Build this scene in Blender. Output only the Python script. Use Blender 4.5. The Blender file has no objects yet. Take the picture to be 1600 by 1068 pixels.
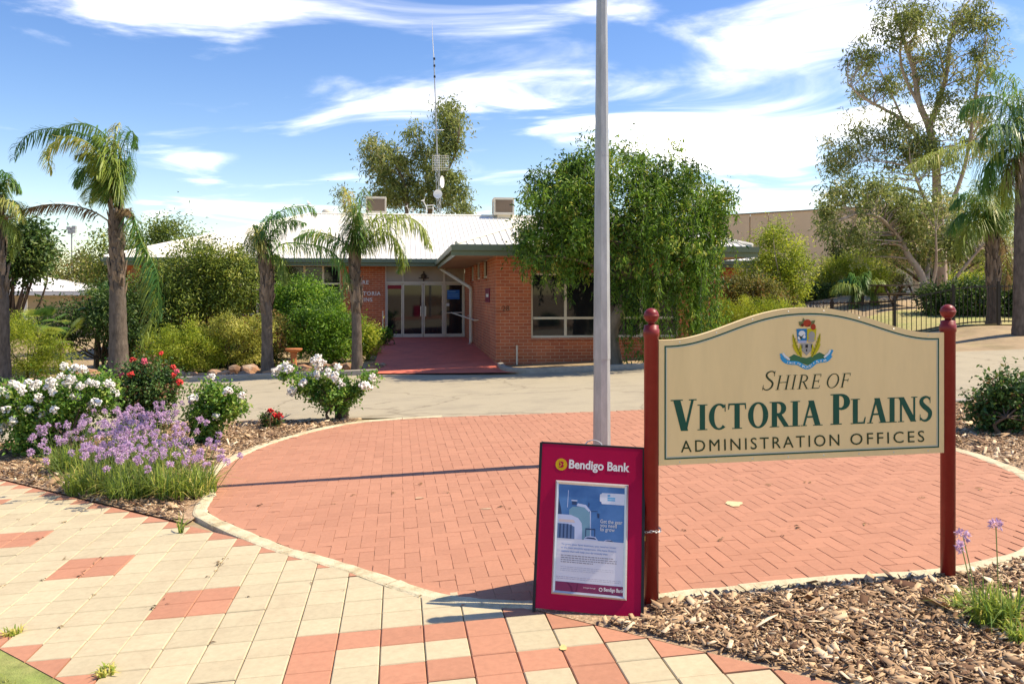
import bpy, bmesh, math, random
import numpy as np
from mathutils import Vector, Matrix, geometry, noise as mnoise

# ------------------------------------------------------------------ camera, sky, sun, exposure
S = bpy.context.scene
COL = S.collection
F, HV, EYE = 1290.0, 460.0, 1.6            # focal length and horizon in pixels of a 1600 px wide picture, eye height
cam = bpy.data.cameras.new("camera"); cam.sensor_width = 36; cam.lens = F / 1600 * 36
cam.shift_y = -(534 - HV) / 1600; cam.clip_start = .05; cam.clip_end = 6000
camo = bpy.data.objects.new("camera", cam); camo.location = (0, 0, EYE)
camo.rotation_euler = (math.pi / 2, 0, 0); COL.objects.link(camo); S.camera = camo

SUN_EL, SUN_AZ = math.radians(54), math.radians(83.7)      # azimuth clockwise from +Y
sd = Vector((math.sin(SUN_AZ) * math.cos(SUN_EL), math.cos(SUN_AZ) * math.cos(SUN_EL), math.sin(SUN_EL)))
sun = bpy.data.lights.new("sun", 'SUN'); sun.energy = 2.9; sun.angle = math.radians(.53); sun.color = (1, .95, .88)
suno = bpy.data.objects.new("sun", sun); suno.rotation_euler = sd.to_track_quat('Z', 'Y').to_euler(); COL.objects.link(suno)

W = bpy.data.worlds.new("World"); S.world = W; W.use_nodes = True
def build_world():
    nt = W.node_tree; nt.nodes.clear(); N = nt.nodes.new; L = nt.links.new
    out = N('ShaderNodeOutputWorld'); bg = N('ShaderNodeBackground'); bg.inputs[1].default_value = .15
    sky = N('ShaderNodeTexSky'); sky.sky_type = 'NISHITA'; sky.sun_disc = False
    sky.sun_elevation = SUN_EL; sky.sun_rotation = SUN_AZ; sky.air_density = 1.0; sky.dust_density = .3; sky.ozone_density = 2.0
    tc = N('ShaderNodeTexCoord'); sep = N('ShaderNodeSeparateXYZ'); L(tc.outputs['Generated'], sep.inputs[0])
    def math_(op, a, b=None, c=None):
        n = N('ShaderNodeMath'); n.operation = op
        for k, v in enumerate((a, b, c)):
            if v is None: continue
            if isinstance(v, (int, float)): n.inputs[k].default_value = v
            else: L(v, n.inputs[k])
        return n.outputs[0]
    # cloud layer: the direction projected on a high flat sheet
    zc = math_('MAXIMUM', math_('ADD', sep.outputs[2], .10), .04)
    u = math_('DIVIDE', sep.outputs[0], zc); v = math_('DIVIDE', sep.outputs[1], zc)
    cmb = N('ShaderNodeCombineXYZ'); L(u, cmb.inputs[0]); L(v, cmb.inputs[1])
    mp = N('ShaderNodeMapping'); mp.inputs['Rotation'].default_value = (0, 0, math.radians(-28))
    mp.inputs['Scale'].default_value = (.95, 1.3, 1); mp.inputs['Location'].default_value = (3.1, 1.7, 0); L(cmb.outputs[0], mp.inputs[0])
    n1 = N('ShaderNodeTexNoise'); n1.inputs['Scale'].default_value = 1.25; n1.inputs['Detail'].default_value = 10
    n1.inputs['Roughness'].default_value = .54; n1.inputs['Distortion'].default_value = 1.0; L(mp.outputs[0], n1.inputs[0])
    dens = n1.outputs[0]
    def blob(px, py, rx, rz, amp):         # a thicker bank of cloud round one bearing
        d = Vector(((px - 800) / F, 1, (HV - py) / F)).normalized(); r = d.cross(Vector((0, 0, 1))).normalized(); u = r.cross(d)
        def dot(v):
            dp = N('ShaderNodeVectorMath'); dp.operation = 'DOT_PRODUCT'; L(tc.outputs['Generated'], dp.inputs[0]); dp.inputs[1].default_value = v; return dp.outputs['Value']
        q = math_('ADD', math_('POWER', math_('ABSOLUTE', math_('DIVIDE', dot(r), rx)), 2), math_('POWER', math_('ABSOLUTE', math_('DIVIDE', dot(u), rz)), 2))
        return math_('MULTIPLY', math_('MULTIPLY', math_('EXPONENT', math_('MULTIPLY', q, -1)), amp), math_('GREATER_THAN', dot(d), .5))
    for b in CLOUDS: dens = math_('ADD', dens, blob(*b))
    mr = N('ShaderNodeMapRange'); mr.interpolation_type = 'SMOOTHSTEP'; L(dens, mr.inputs[0])
    mr.inputs[1].default_value = .53; mr.inputs[2].default_value = 1.08
    mr.inputs[3].default_value = 0; mr.inputs[4].default_value = .95
    mix = N('ShaderNodeMix'); mix.data_type = 'RGBA'; L(mr.outputs[0], mix.inputs[0])
    hs = N('ShaderNodeHueSaturation'); hs.inputs['Saturation'].default_value = 1.34; hs.inputs['Value'].default_value = .63; hs.inputs['Hue'].default_value = .515; L(sky.outputs[0], hs.inputs['Color'])
    L(hs.outputs[0], mix.inputs[6]); mix.inputs[7].default_value = (12.0, 11.9, 11.7, 1)
    L(mix.outputs[2], bg.inputs[0]); L(bg.outputs[0], out.inputs[0])
CLOUDS = [(1200, 120, .16, .09, .17), (1330, 40, .10, .08, .10), (1060, 235, .14, .05, .15), (1250, 225, .10, .05, .12), (190, 30, .08, .04, .19), (340, 5, .07, .025, .15), (300, 246, .062, .016, .20),
          (330, 322, .08, .018, .14), (880, 140, .14, .04, .13), (560, 140, .09, .02, .09), (1200, 300, .14, .03, .05), (700, 190, .07, .03, .05)]
build_world()
S.view_settings.view_transform = 'Standard'; S.view_settings.look = 'None'; S.view_settings.exposure = 1.25; S.view_settings.gamma = 1
S.view_settings.use_white_balance = True; S.view_settings.white_balance_temperature = 7900   # camera set for open shade
S.render.engine = 'CYCLES'

# ------------------------------------------------------------------ helpers
rng = np.random.default_rng(7); random.seed(7)
def link(o): COL.objects.link(o); return o
def tag(o, label=None, cat=None, group=None, kind=None):
    if label: o['label'] = label
    if cat: o['category'] = cat
    if group: o['group'] = group
    if kind: o['kind'] = kind
    return o
def empty(name, loc=(0, 0, 0), rz=0, label=None, cat=None, group=None):
    o = bpy.data.objects.new(name, None); o.empty_display_size = .1; o.location = loc; o.rotation_euler = (0, 0, rz)
    return tag(link(o), label, cat, group)
def sm(a, b, x): t = np.clip((x - a) / (b - a), 0, 1); return t * t * (3 - 2 * t)
def g(X, Y):                              # the lie of the land
    z = .04 * np.clip(X, -14, 14) - .2 * sm(11, 18, Y)
    z = z + .36 * sm(20, 24, Y) * sm(10.5, 13.5, X) + .85 * sm(26, 34, Y) * sm(7, 12, X)
    return z
def at(px, py, Y): return Vector(((px - 800) / F * Y, Y, EYE - (py - HV) / F * Y))
def gp(px, py):
    Y = 5.
    for _ in range(80):
        X = (px - 800) / F * Y; Y = .5 * Y + .5 * (EYE - g(X, Y)) / ((py - HV) / F)
    return Vector((X, Y, float(g(X, Y))))
def on(px, Y): X = (px - 800) / F * Y; return Vector((X, Y, float(g(X, Y))))

class MB:
    def __init__(s): s.v = []; s.f = []; s.m = []; s.mi = 0
    def add(s, vs, fs):
        b = len(s.v); s.v += [tuple(p) for p in vs]; s.f += [tuple(b + i for i in f) for f in fs]; s.m += [s.mi] * len(fs); return s
    def box(s, x0, x1, y0, y1, z0, z1, M=None):
        vs = [Vector(p) for p in ((x0,y0,z0),(x1,y0,z0),(x1,y1,z0),(x0,y1,z0),(x0,y0,z1),(x1,y0,z1),(x1,y1,z1),(x0,y1,z1))]
        if M is not None: vs = [M @ p for p in vs]
        return s.add(vs, [(0,3,2,1),(4,5,6,7),(0,1,5,4),(1,2,6,5),(2,3,7,6),(3,0,4,7)])
    def bar(s, a, b, w, h=None, up=(0, 0, 1)):
        a, b = Vector(a), Vector(b); h = h or w; d = (b - a).normalized(); up = Vector(up)
        if abs(d.dot(up)) > .98: up = Vector((0, 1, 0))
        x = d.cross(up).normalized() * w / 2; y = x.cross(d).normalized() * h / 2
        vs = [p + sx * x + sy * y for p in (a, b) for sx, sy in ((-1,-1),(1,-1),(1,1),(-1,1))]
        return s.add(vs, [(0,1,2,3),(7,6,5,4),(0,4,5,1),(1,5,6,2),(2,6,7,3),(3,7,4,0)])
    def tube(s, pts, rad, n=6, cap=True):
        pts = [Vector(p) for p in pts]; k = len(pts)
        if not hasattr(rad, '__len__'): rad = [rad] * k
        b = len(s.v); ref = Vector((0.31, .2, 1)).normalized(); fs = []
        for i, p in enumerate(pts):
            d = (pts[min(i + 1, k - 1)] - pts[max(i - 1, 0)])
            d = d.normalized() if d.length > 1e-9 else Vector((0, 0, 1))
            if abs(d.dot(ref)) > .97: ref = Vector((1, .1, .1)).normalized()
            x = d.cross(ref).normalized(); y = x.cross(d); ref = -(x.cross(d)) if False else ref
            for j in range(n):
                a = 2 * math.pi * j / n; s.v.append(tuple(p + rad[i] * (math.cos(a) * x + math.sin(a) * y)))
        for i in range(k - 1):
            for j in range(n):
                q = b + i * n; fs.append((q + j, q + (j + 1) % n, q + n + (j + 1) % n, q + n + j))
        if cap: fs.append(tuple(b + n - 1 - j for j in range(n))); fs.append(tuple(b + (k - 1) * n + j for j in range(n)))
        s.f += fs; s.m += [s.mi] * len(fs); return s
    def lathe(s, prof, c=(0, 0, 0), n=12):
        b = len(s.v); k = len(prof); c = Vector(c)
        for r, z in prof:
            for j in range(n):
                a = 2 * math.pi * j / n; s.v.append((c.x + r * math.cos(a), c.y + r * math.sin(a), c.z + z))
        fs = [(b + i*n + j, b + i*n + (j+1) % n, b + (i+1)*n + (j+1) % n, b + (i+1)*n + j) for i in range(k-1) for j in range(n)]
        fs += [tuple(b + n - 1 - j for j in range(n)), tuple(b + (k-1)*n + j for j in range(n))]
        s.f += fs; s.m += [s.mi] * len(fs); return s
    def prism(s, poly, fa, fb):            # poly: 2-D points, fa / fb map (x, y) to the two end planes
        n = len(poly); va = [fa(*p) for p in poly]; vb = [fb(*p) for p in poly]
        return s.add(va + vb, [tuple(range(n - 1, -1, -1)), tuple(range(n, 2 * n))] + [(i, (i + 1) % n, n + (i + 1) % n, n + i) for i in range(n)])
    def mesh(s, name, mats, smooth=False):
        me = bpy.data.meshes.new(name); me.from_pydata(s.v, [], s.f)
        for m in (mats if isinstance(mats, (list, tuple)) else [mats]): me.materials.append(m)
        if any(s.m): me.polygons.foreach_set('material_index', s.m)
        if smooth: me.polygons.foreach_set('use_smooth', [True] * len(me.polygons))
        me.update(); return me
    def build(s, name, mats, parent=None, smooth=False, label=None, kind=None):
        o = link(bpy.data.objects.new(name, s.mesh(name, mats, smooth)))
        if parent: o.parent = parent
        return tag(o, label, kind=kind)

def copy_tree(o, parent=None):
    c = o.copy(); link(c); c.parent = parent
    for ch in [x for x in bpy.data.objects if x.parent == o]: copy_tree(ch, c)
    return c

# ------------------------------------------------------------------ materials
def newmat(name):
    m = bpy.data.materials.new(name); m.use_nodes = True; nt = m.node_tree; nt.nodes.clear()
    return m, nt, nt.nodes.new, nt.links.new
def M(name, col, rough=.8, var=.12, scale=6, bump=0, bscale=80, metal=0, spec=.22, rnd=None, col2=None, amt2=.5, scale2=2.5, rndamt=.14, stretch=None, obj=False):
    m, nt, N, L = newmat(name)
    out = N('ShaderNodeOutputMaterial'); p = N('ShaderNodeBsdfPrincipled'); L(p.outputs[0], out.inputs[0])
    p.inputs['Roughness'].default_value = rough; p.inputs['Metallic'].default_value = metal; p.inputs['Specular IOR Level'].default_value = spec
    if obj: tc = N('ShaderNodeTexCoord'); src = tc.outputs['Object']
    else: geo = N('ShaderNodeNewGeometry'); src = geo.outputs['Position']
    if stretch:
        mp = N('ShaderNodeMapping'); mp.inputs['Scale'].default_value = stretch; L(src, mp.inputs[0]); src = mp.outputs[0]
    n = N('ShaderNodeTexNoise'); n.inputs['Scale'].default_value = scale; n.inputs['Detail'].default_value = 6; n.inputs['Roughness'].default_value = .65; L(src, n.inputs[0])
    mr = N('ShaderNodeMapRange'); mr.inputs[1].default_value = .3; mr.inputs[2].default_value = .7; mr.inputs[3].default_value = 1 - var; mr.inputs[4].default_value = 1 + var; L(n.outputs[0], mr.inputs[0])
    val = mr.outputs[0]
    if rnd:
        if rnd == 'obj': oi = N('ShaderNodeObjectInfo'); r = oi.outputs['Random']
        else: ge = N('ShaderNodeNewGeometry'); r = ge.outputs['Random Per Island']
        m2 = N('ShaderNodeMapRange'); m2.inputs[3].default_value = 1 - rndamt; m2.inputs[4].default_value = 1 + rndamt; L(r, m2.inputs[0])
        mu = N('ShaderNodeMath'); mu.operation = 'MULTIPLY'; L(val, mu.inputs[0]); L(m2.outputs[0], mu.inputs[1]); val = mu.outputs[0]
    base = N('ShaderNodeRGB'); base.outputs[0].default_value = (*col, 1); c = base.outputs[0]
    if col2:
        n2 = N('ShaderNodeTexNoise'); n2.inputs['Scale'].default_value = scale2; n2.inputs['Detail'].default_value = 7; n2.inputs['Roughness'].default_value = .7; L(src, n2.inputs[0])
        m3 = N('ShaderNodeMapRange'); m3.inputs[1].default_value = .48; m3.inputs[2].default_value = .68; m3.inputs[4].default_value = amt2; L(n2.outputs[0], m3.inputs[0])
        mx = N('ShaderNodeMix'); mx.data_type = 'RGBA'; L(m3.outputs[0], mx.inputs[0]); L(c, mx.inputs[6]); mx.inputs[7].default_value = (*col2, 1); c = mx.outputs[2]
    vm = N('ShaderNodeVectorMath'); vm.operation = 'SCALE'; L(c, vm.inputs[0]); L(val, vm.inputs['Scale']); L(vm.outputs[0], p.inputs['Base Color'])
    if bump:
        nb = N('ShaderNodeTexNoise'); nb.inputs['Scale'].default_value = bscale; nb.inputs['Detail'].default_value = 5; L(src, nb.inputs[0])
        b = N('ShaderNodeBump'); b.inputs['Strength'].default_value = bump; b.inputs['Distance'].default_value = .01; L(nb.outputs[0], b.inputs['Height']); L(b.outputs[0], p.inputs['Normal'])
    return m
def leafmat(name, c0, c1, c2=None, trans=.42, rough=.5):
    """leaf colours from c0 to c1 by the leaf's own tint, c2 for the odd dry or young one"""
    m, nt, N, L = newmat(name); out = N('ShaderNodeOutputMaterial')
    a = N('ShaderNodeAttribute'); a.attribute_name = 'tint'
    r = N('ShaderNodeValToRGB'); L(a.outputs['Fac'], r.inputs[0])
    r.color_ramp.elements[0].color = (*c0, 1); r.color_ramp.elements[1].color = (*c1, 1); r.color_ramp.elements[1].position = .82
    if c2: e = r.color_ramp.elements.new(.97); e.color = (*c2, 1)
    p = N('ShaderNodeBsdfPrincipled'); p.inputs['Roughness'].default_value = rough; p.inputs['Specular IOR Level'].default_value = .35; L(r.outputs[0], p.inputs['Base Color'])
    t = N('ShaderNodeBsdfTranslucent'); hs = N('ShaderNodeHueSaturation'); hs.inputs['Value'].default_value = 1.35; hs.inputs['Hue'].default_value = .485
    L(r.outputs[0], hs.inputs['Color']); L(hs.outputs[0], t.inputs[0])
    mx = N('ShaderNodeMixShader'); mx.inputs[0].default_value = trans; L(p.outputs[0], mx.inputs[1]); L(t.outputs[0], mx.inputs[2]); L(mx.outputs[0], out.inputs[0])
    return m
def brickmat(name, c1, c2, mortar, sc=1.0):
    m, nt, N, L = newmat(name); out = N('ShaderNodeOutputMaterial'); p = N('ShaderNodeBsdfPrincipled'); L(p.outputs[0], out.inputs[0]); p.inputs['Roughness'].default_value = .85
    tc = N('ShaderNodeTexCoord'); sp = N('ShaderNodeSeparateXYZ'); L(tc.outputs['Object'], sp.inputs[0])
    ad = N('ShaderNodeMath'); L(sp.outputs[0], ad.inputs[0]); L(sp.outputs[1], ad.inputs[1]); cb = N('ShaderNodeCombineXYZ'); L(ad.outputs[0], cb.inputs[0]); L(sp.outputs[2], cb.inputs[1])
    b = N('ShaderNodeTexBrick'); L(cb.outputs[0], b.inputs[0]); b.inputs['Color1'].default_value = (*c1, 1); b.inputs['Color2'].default_value = (*c2, 1); b.inputs['Mortar'].default_value = (*mortar, 1)
    b.inputs['Scale'].default_value = sc; b.inputs['Brick Width'].default_value = .24; b.inputs['Row Height'].default_value = .086; b.inputs['Mortar Size'].default_value = .006; b.inputs['Mortar Smooth'].default_value = .2
    n = N('ShaderNodeTexNoise'); n.inputs['Scale'].default_value = 1.3; n.inputs['Detail'].default_value = 6; L(tc.outputs['Object'], n.inputs[0])
    mr = N('ShaderNodeMapRange'); mr.inputs[1].default_value = .3; mr.inputs[2].default_value = .7; mr.inputs[3].default_value = .85; mr.inputs[4].default_value = 1.15; L(n.outputs[0], mr.inputs[0])
    vm = N('ShaderNodeVectorMath'); vm.operation = 'SCALE'; L(b.outputs[0], vm.inputs[0]); L(mr.outputs[0], vm.inputs['Scale']); L(vm.outputs[0], p.inputs['Base Color'])
    bp = N('ShaderNodeBump'); bp.invert = True; bp.inputs['Strength'].default_value = .6; bp.inputs['Distance'].default_value = .008; L(b.outputs['Fac'], bp.inputs['Height']); L(bp.outputs[0], p.inputs['Normal'])
    return m

m_soil = M('dry_ground', (.34, .25, .15), var=.3, scale=1.2, bump=.5, bscale=30, col2=(.30, .26, .12), amt2=.7, scale2=.5)
m_asph = M('old_asphalt', (.385, .335, .235), var=.12, scale=180, bump=.35, bscale=220, col2=(.31, .27, .195), amt2=.9, scale2=1.1, rough=.9)
def crack(m, sc, col, width):
    nt = m.node_tree; N = nt.nodes.new; L = nt.links.new; p = next(n for n in nt.nodes if n.type == 'BSDF_PRINCIPLED'); src = p.inputs['Base Color'].links[0].from_socket
    geo = N('ShaderNodeNewGeometry'); nz = N('ShaderNodeTexNoise'); nz.inputs['Scale'].default_value = 1.3; nz.inputs['Detail'].default_value = 5; L(geo.outputs['Position'], nz.inputs[0])
    va = N('ShaderNodeVectorMath'); va.operation = 'MULTIPLY_ADD'; L(nz.outputs['Color'], va.inputs[0]); va.inputs[1].default_value = (1.1, 1.1, 0); L(geo.outputs['Position'], va.inputs[2])
    vo = N('ShaderNodeTexVoronoi'); vo.feature = 'DISTANCE_TO_EDGE'; vo.inputs['Scale'].default_value = sc; L(va.outputs[0], vo.inputs['Vector'])
    mr = N('ShaderNodeMapRange'); mr.inputs[1].default_value = 0; mr.inputs[2].default_value = width; mr.inputs[3].default_value = .55; mr.inputs[4].default_value = 0; L(vo.outputs['Distance'], mr.inputs[0])
    mx = N('ShaderNodeMix'); mx.data_type = 'RGBA'; L(mr.outputs[0], mx.inputs[0]); L(src, mx.inputs[6]); mx.inputs[7].default_value = (*col, 1); L(mx.outputs[2], p.inputs['Base Color'])
crack(m_asph, .33, (.16, .13, .09), .012)
m_mulch = M('mulch', (.36, .24, .145), var=.55, scale=60, bump=1, bscale=70, col2=(.55, .42, .28), amt2=.9, scale2=45)
m_lawn = M('lawn', (.22, .27, .07), var=.3, scale=14, bump=.6, bscale=120, col2=(.36, .31, .13), amt2=.8, scale2=.7)
m_cream = M('cream_paver', (.50, .425, .275), var=.085, scale=30, bump=.12, bscale=400, rnd='obj', rndamt=.06, col2=(.43, .345, .22), amt2=.5, scale2=3, rough=.85)
m_red = M('red_paver', (.455, .215, .132), var=.09, scale=30, bump=.12, bscale=400, rnd='obj', rndamt=.07, col2=(.50, .22, .135), amt2=.45, scale2=3, rough=.85)
m_cream_i = M('cream_paver_far', (.50, .425, .275), var=.05, scale=30, rnd='isl', rndamt=.06, col2=(.43, .345, .22), amt2=.5, scale2=3)
m_brick = M('red_clay_paver', (.445, .212, .132), var=.07, scale=40, bump=.15, bscale=300, rnd='obj', rndamt=.055, col2=(.41, .185, .115), amt2=.5, scale2=.9, rough=.85)
m_brick_i = M('red_clay_paver_far', (.445, .212, .132), var=.07, scale=40, bump=.15, bscale=300, rnd='isl', rndamt=.055, col2=(.41, .185, .115), amt2=.5, scale2=.9, rough=.85)
m_sand = M('joint_sand', (.34, .20, .12), var=.3, scale=30, bump=.5, bscale=150)
m_joint = M('dark_joint_dirt', (.11, .08, .055), var=.4, scale=25, bump=.5, bscale=150)
m_kerb = M('old_concrete', (.60, .52, .34), var=.2, scale=18, bump=.6, bscale=90, col2=(.40, .31, .17), amt2=.9, scale2=5)
m_conc = M('grey_concrete', (.36, .32, .26), var=.15, scale=8, bump=.3, bscale=90)
m_ramp = M('red_painted_concrete', (.70, .185, .125), spec=.04, var=.14, scale=2.5, bump=.2, bscale=120, rough=.7, col2=(.62, .16, .11), amt2=.6, scale2=1.2)
m_bwall = brickmat('brickwork', (.56, .155, .062), (.43, .105, .045), (.60, .38, .24))
m_roof = M('cream_steel_roof', (.78, .75, .66), var=.03, scale=1, rough=.42, spec=.5)
m_green = M('green_gutter', (.155, .20, .135), var=.06, scale=4, rough=.45)
m_soff = M('soffit', (.42, .31, .22), var=.05, scale=3)
m_frame = M('cream_frame', (.72, .64, .50), var=.04, scale=4, rough=.45)
m_white = M('white_paint', (.78, .77, .72), var=.04, scale=5, rough=.45)
m_beige = M('beige_panel', (.46, .38, .29), var=.06, scale=3)
m_glass, _nt, _N, _L = newmat('window_glass')
_o = _N('ShaderNodeOutputMaterial'); _p = _N('ShaderNodeBsdfPrincipled'); _L(_p.outputs[0], _o.inputs[0])
_p.inputs['Base Color'].default_value = (.012, .014, .016, 1); _p.inputs['Roughness'].default_value = .03; _p.inputs['Specular IOR Level'].default_value = .5
m_dark = M('dark_void', (.012, .012, .012), var=.2, scale=3)
m_maroon = M('maroon_paint', (.215, .018, .017), var=.07, scale=20, rough=.42, spec=.35, col2=(.26, .032, .028), amt2=.5, scale2=14)
m_board = M('tan_sign_board', (.88, .655, .33), stretch=(1, 1, .22), var=.045, scale=9, rough=.5, col2=(.84, .62, .305), amt2=.6, scale2=6)
m_dgreen = M('sign_green', (.008, .085, .055), var=.05, scale=10, rough=.4)
m_tgreen = M('sign_dark_lettering', (.03, .05, .02), var=.05, scale=10, rough=.4)
m_pale = M('pale_outline', (.55, .55, .42), var=.03, scale=10)
m_plum = M('plum_board', (.42, .004, .05), var=.05, scale=6, rough=.5, spec=.12)
m_black = M('black_edge', (.02, .02, .022), var=.1, scale=20, rough=.5)
m_alu = M('aluminium', (.62, .62, .60), var=.05, scale=30, rough=.35, metal=.6)
m_galv = M('galvanised_steel', (.375, .395, .395), var=.14, scale=16, rough=.5, metal=.35, col2=(.47, .49, .485), amt2=.7, scale2=9, stretch=(1, 1, .25))
m_paper = M('poster_paper', (.72, .70, .74), var=.02, scale=3, rough=.25, spec=.5)
m_tan = M('tan_precast', (.74, .55, .35), var=.05, scale=.6, col2=(.69, .51, .32), amt2=.6, scale2=.3)
m_terra = M('terracotta', (.42, .16, .07), var=.15, scale=12, bump=.3)
m_rock = M('garden_rock', (.32, .17, .09), var=.3, scale=5, bump=.8, bscale=18, rnd='obj', rndamt=.35, col2=(.38, .31, .23), amt2=.9, scale2=3)
m_fence = M('fence_black', (.035, .03, .025), var=.1, scale=20, rough=.4)
m_bark = M('grey_bark', (.20, .16, .12), var=.35, scale=9, bump=1, bscale=25, stretch=(1, 1, .25))
m_bark_d = M('dark_bark', (.11, .075, .05), var=.35, scale=9, bump=1, bscale=25, stretch=(1, 1, .25))
m_gum = M('gum_bark', (.48, .38, .30), var=.2, scale=3, bump=.4, bscale=15, stretch=(1, 1, .3), col2=(.30, .20, .15), amt2=.9, scale2=2)
m_palmbark = M('palm_bark', (.125, .10, .08), var=.5, scale=12, bump=1, bscale=40, stretch=(1, 1, .35))
m_boot = M('palm_boots', (.19, .14, .10), rnd='isl', rndamt=.45, var=.4, scale=10, bump=1, bscale=40, stretch=(1, 1, .2))

def flat(name, col, rough=.5): return M(name, col, var=.03, scale=20, rough=rough)
def sheet(name, poly, mat, dz, step=.5, kind='structure', smooth=True):
    """a sheet that follows the land inside a plan outline"""
    P = [Vector((p[0], p[1])) for p in poly]; n = len(P); v = []
    for i in range(n):
        a, b = P[i], P[(i + 1) % n]; k = max(1, int((b - a).length / step))
        for j in range(k): v.append(a.lerp(b, j / k))
    ne = len(v); e = [(i, (i + 1) % ne) for i in range(ne)]
    x0, x1 = min(p.x for p in P), max(p.x for p in P); y0, y1 = min(p.y for p in P), max(p.y for p in P)
    for i in range(int((x1 - x0) / step) + 1):
        for j in range(int((y1 - y0) / step) + 1):
            q = (x0 + (i + .5 + .1 * (j % 2)) * step, y0 + (j + .5) * step)
            if inside(q, P): v.append(Vector(q))
    r = geometry.delaunay_2d_cdt(v, e, [list(range(ne))], 1, 1e-5)
    me = bpy.data.meshes.new(name); me.from_pydata([(p.x, p.y, float(g(p.x, p.y)) + dz) for p in r[0]], [], r[2]); me.materials.append(mat)
    if smooth: me.polygons.foreach_set('use_smooth', [True] * len(me.polygons))
    bm = bmesh.new(); bm.from_mesh(me); bmesh.ops.recalc_face_normals(bm, faces=bm.faces)
    if sum(f.normal.z for f in bm.faces) < 0: bmesh.ops.reverse_faces(bm, faces=bm.faces)
    bm.to_mesh(me); bm.free()
    return tag(link(bpy.data.objects.new(name, me)), kind=kind)
def inside(p, P):
    c = False; n = len(P); x, y = p[0], p[1]
    for i in range(n):
        a, b = P[i], P[i - 1]
        if (a[1] > y) != (b[1] > y) and x < (b[0] - a[0]) * (y - a[1]) / (b[1] - a[1]) + a[0]: c = not c
    return c
def spline(pts, k=6, closed=False):
    P = [Vector(p) for p in pts]; n = len(P); out = []
    for i in range(n if closed else n - 1):
        if closed: a, b, c, d = P[i - 1], P[i], P[(i + 1) % n], P[(i + 2) % n]
        else: a, b, c, d = P[max(i - 1, 0)], P[i], P[i + 1], P[min(i + 2, n - 1)]
        for j in range(k):
            t = j / k; out.append(.5 * ((2 * b) + (c - a) * t + (2 * a - 5 * b + 4 * c - d) * t * t + (3 * b - a - 3 * c + d) * t ** 3))
    if not closed: out.append(P[-1].copy())
    return out

# ------------------------------------------------------------------ ground and paving
def build_ground():
    xs = np.unique(np.concatenate([np.linspace(-16, 20, 110), np.linspace(-60, -16, 30), np.linspace(20, 70, 30), [-3000, -800, -200, 200, 800, 3000]]))
    ys = np.unique(np.concatenate([np.linspace(-4, 40, 130), np.linspace(40, 90, 20), [-3000, -600, -100, -20, 150, 300, 800, 4000]]))
    X, Y = np.meshgrid(xs, ys); Z = g(X, Y) - .03
    nx, ny = len(xs), len(ys); v = np.stack([X, Y, Z], -1).reshape(-1, 3)
    f = [(j * nx + i, j * nx + i + 1, (j + 1) * nx + i + 1, (j + 1) * nx + i) for j in range(ny - 1) for i in range(nx - 1)]
    me = bpy.data.meshes.new('ground'); me.from_pydata(v.tolist(), [], f); me.materials.append(m_soil)
    tag(link(bpy.data.objects.new('ground', me)), kind='structure')
build_ground()
TH, TX, TY, TS = .1376, -2.812, 4.95, .2026      # the paving grid: turn, corner, module
UX = Vector((math.cos(TH), math.sin(TH))); VX = Vector((-math.sin(TH), math.cos(TH)))
def tg(i, j): return (TX + TS * (i * UX.x + j * VX.x), TY + TS * (i * UX.y + j * VX.y))
TILT = Matrix.Rotation(-math.atan(.04), 4, 'Y') @ Matrix.Rotation(TH, 4, 'Z')

PLAZA = spline([(-2.47, 6.85), (-2.27, 6.38), (-1.52, 5.55), (-.94, 5.02), (-.34, 4.47), (.15, 4.32), (.78, 4.355), (1.60, 4.50), (2.32, 4.56), (2.95, 4.85), (3.5, 5.5), (3.95, 6.4), (4.08, 7.4), (3.85, 8.7), (3.3, 9.9), (2.6, 10.9)], 5) \
    + spline([(-.94, 11.0), (-2.02, 10.75), (-2.65, 9.7), (-2.85, 8.6), (-2.75, 7.7)], 5)
PLAZA2 = [Vector((p.x, p.y)) for p in PLAZA]

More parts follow.
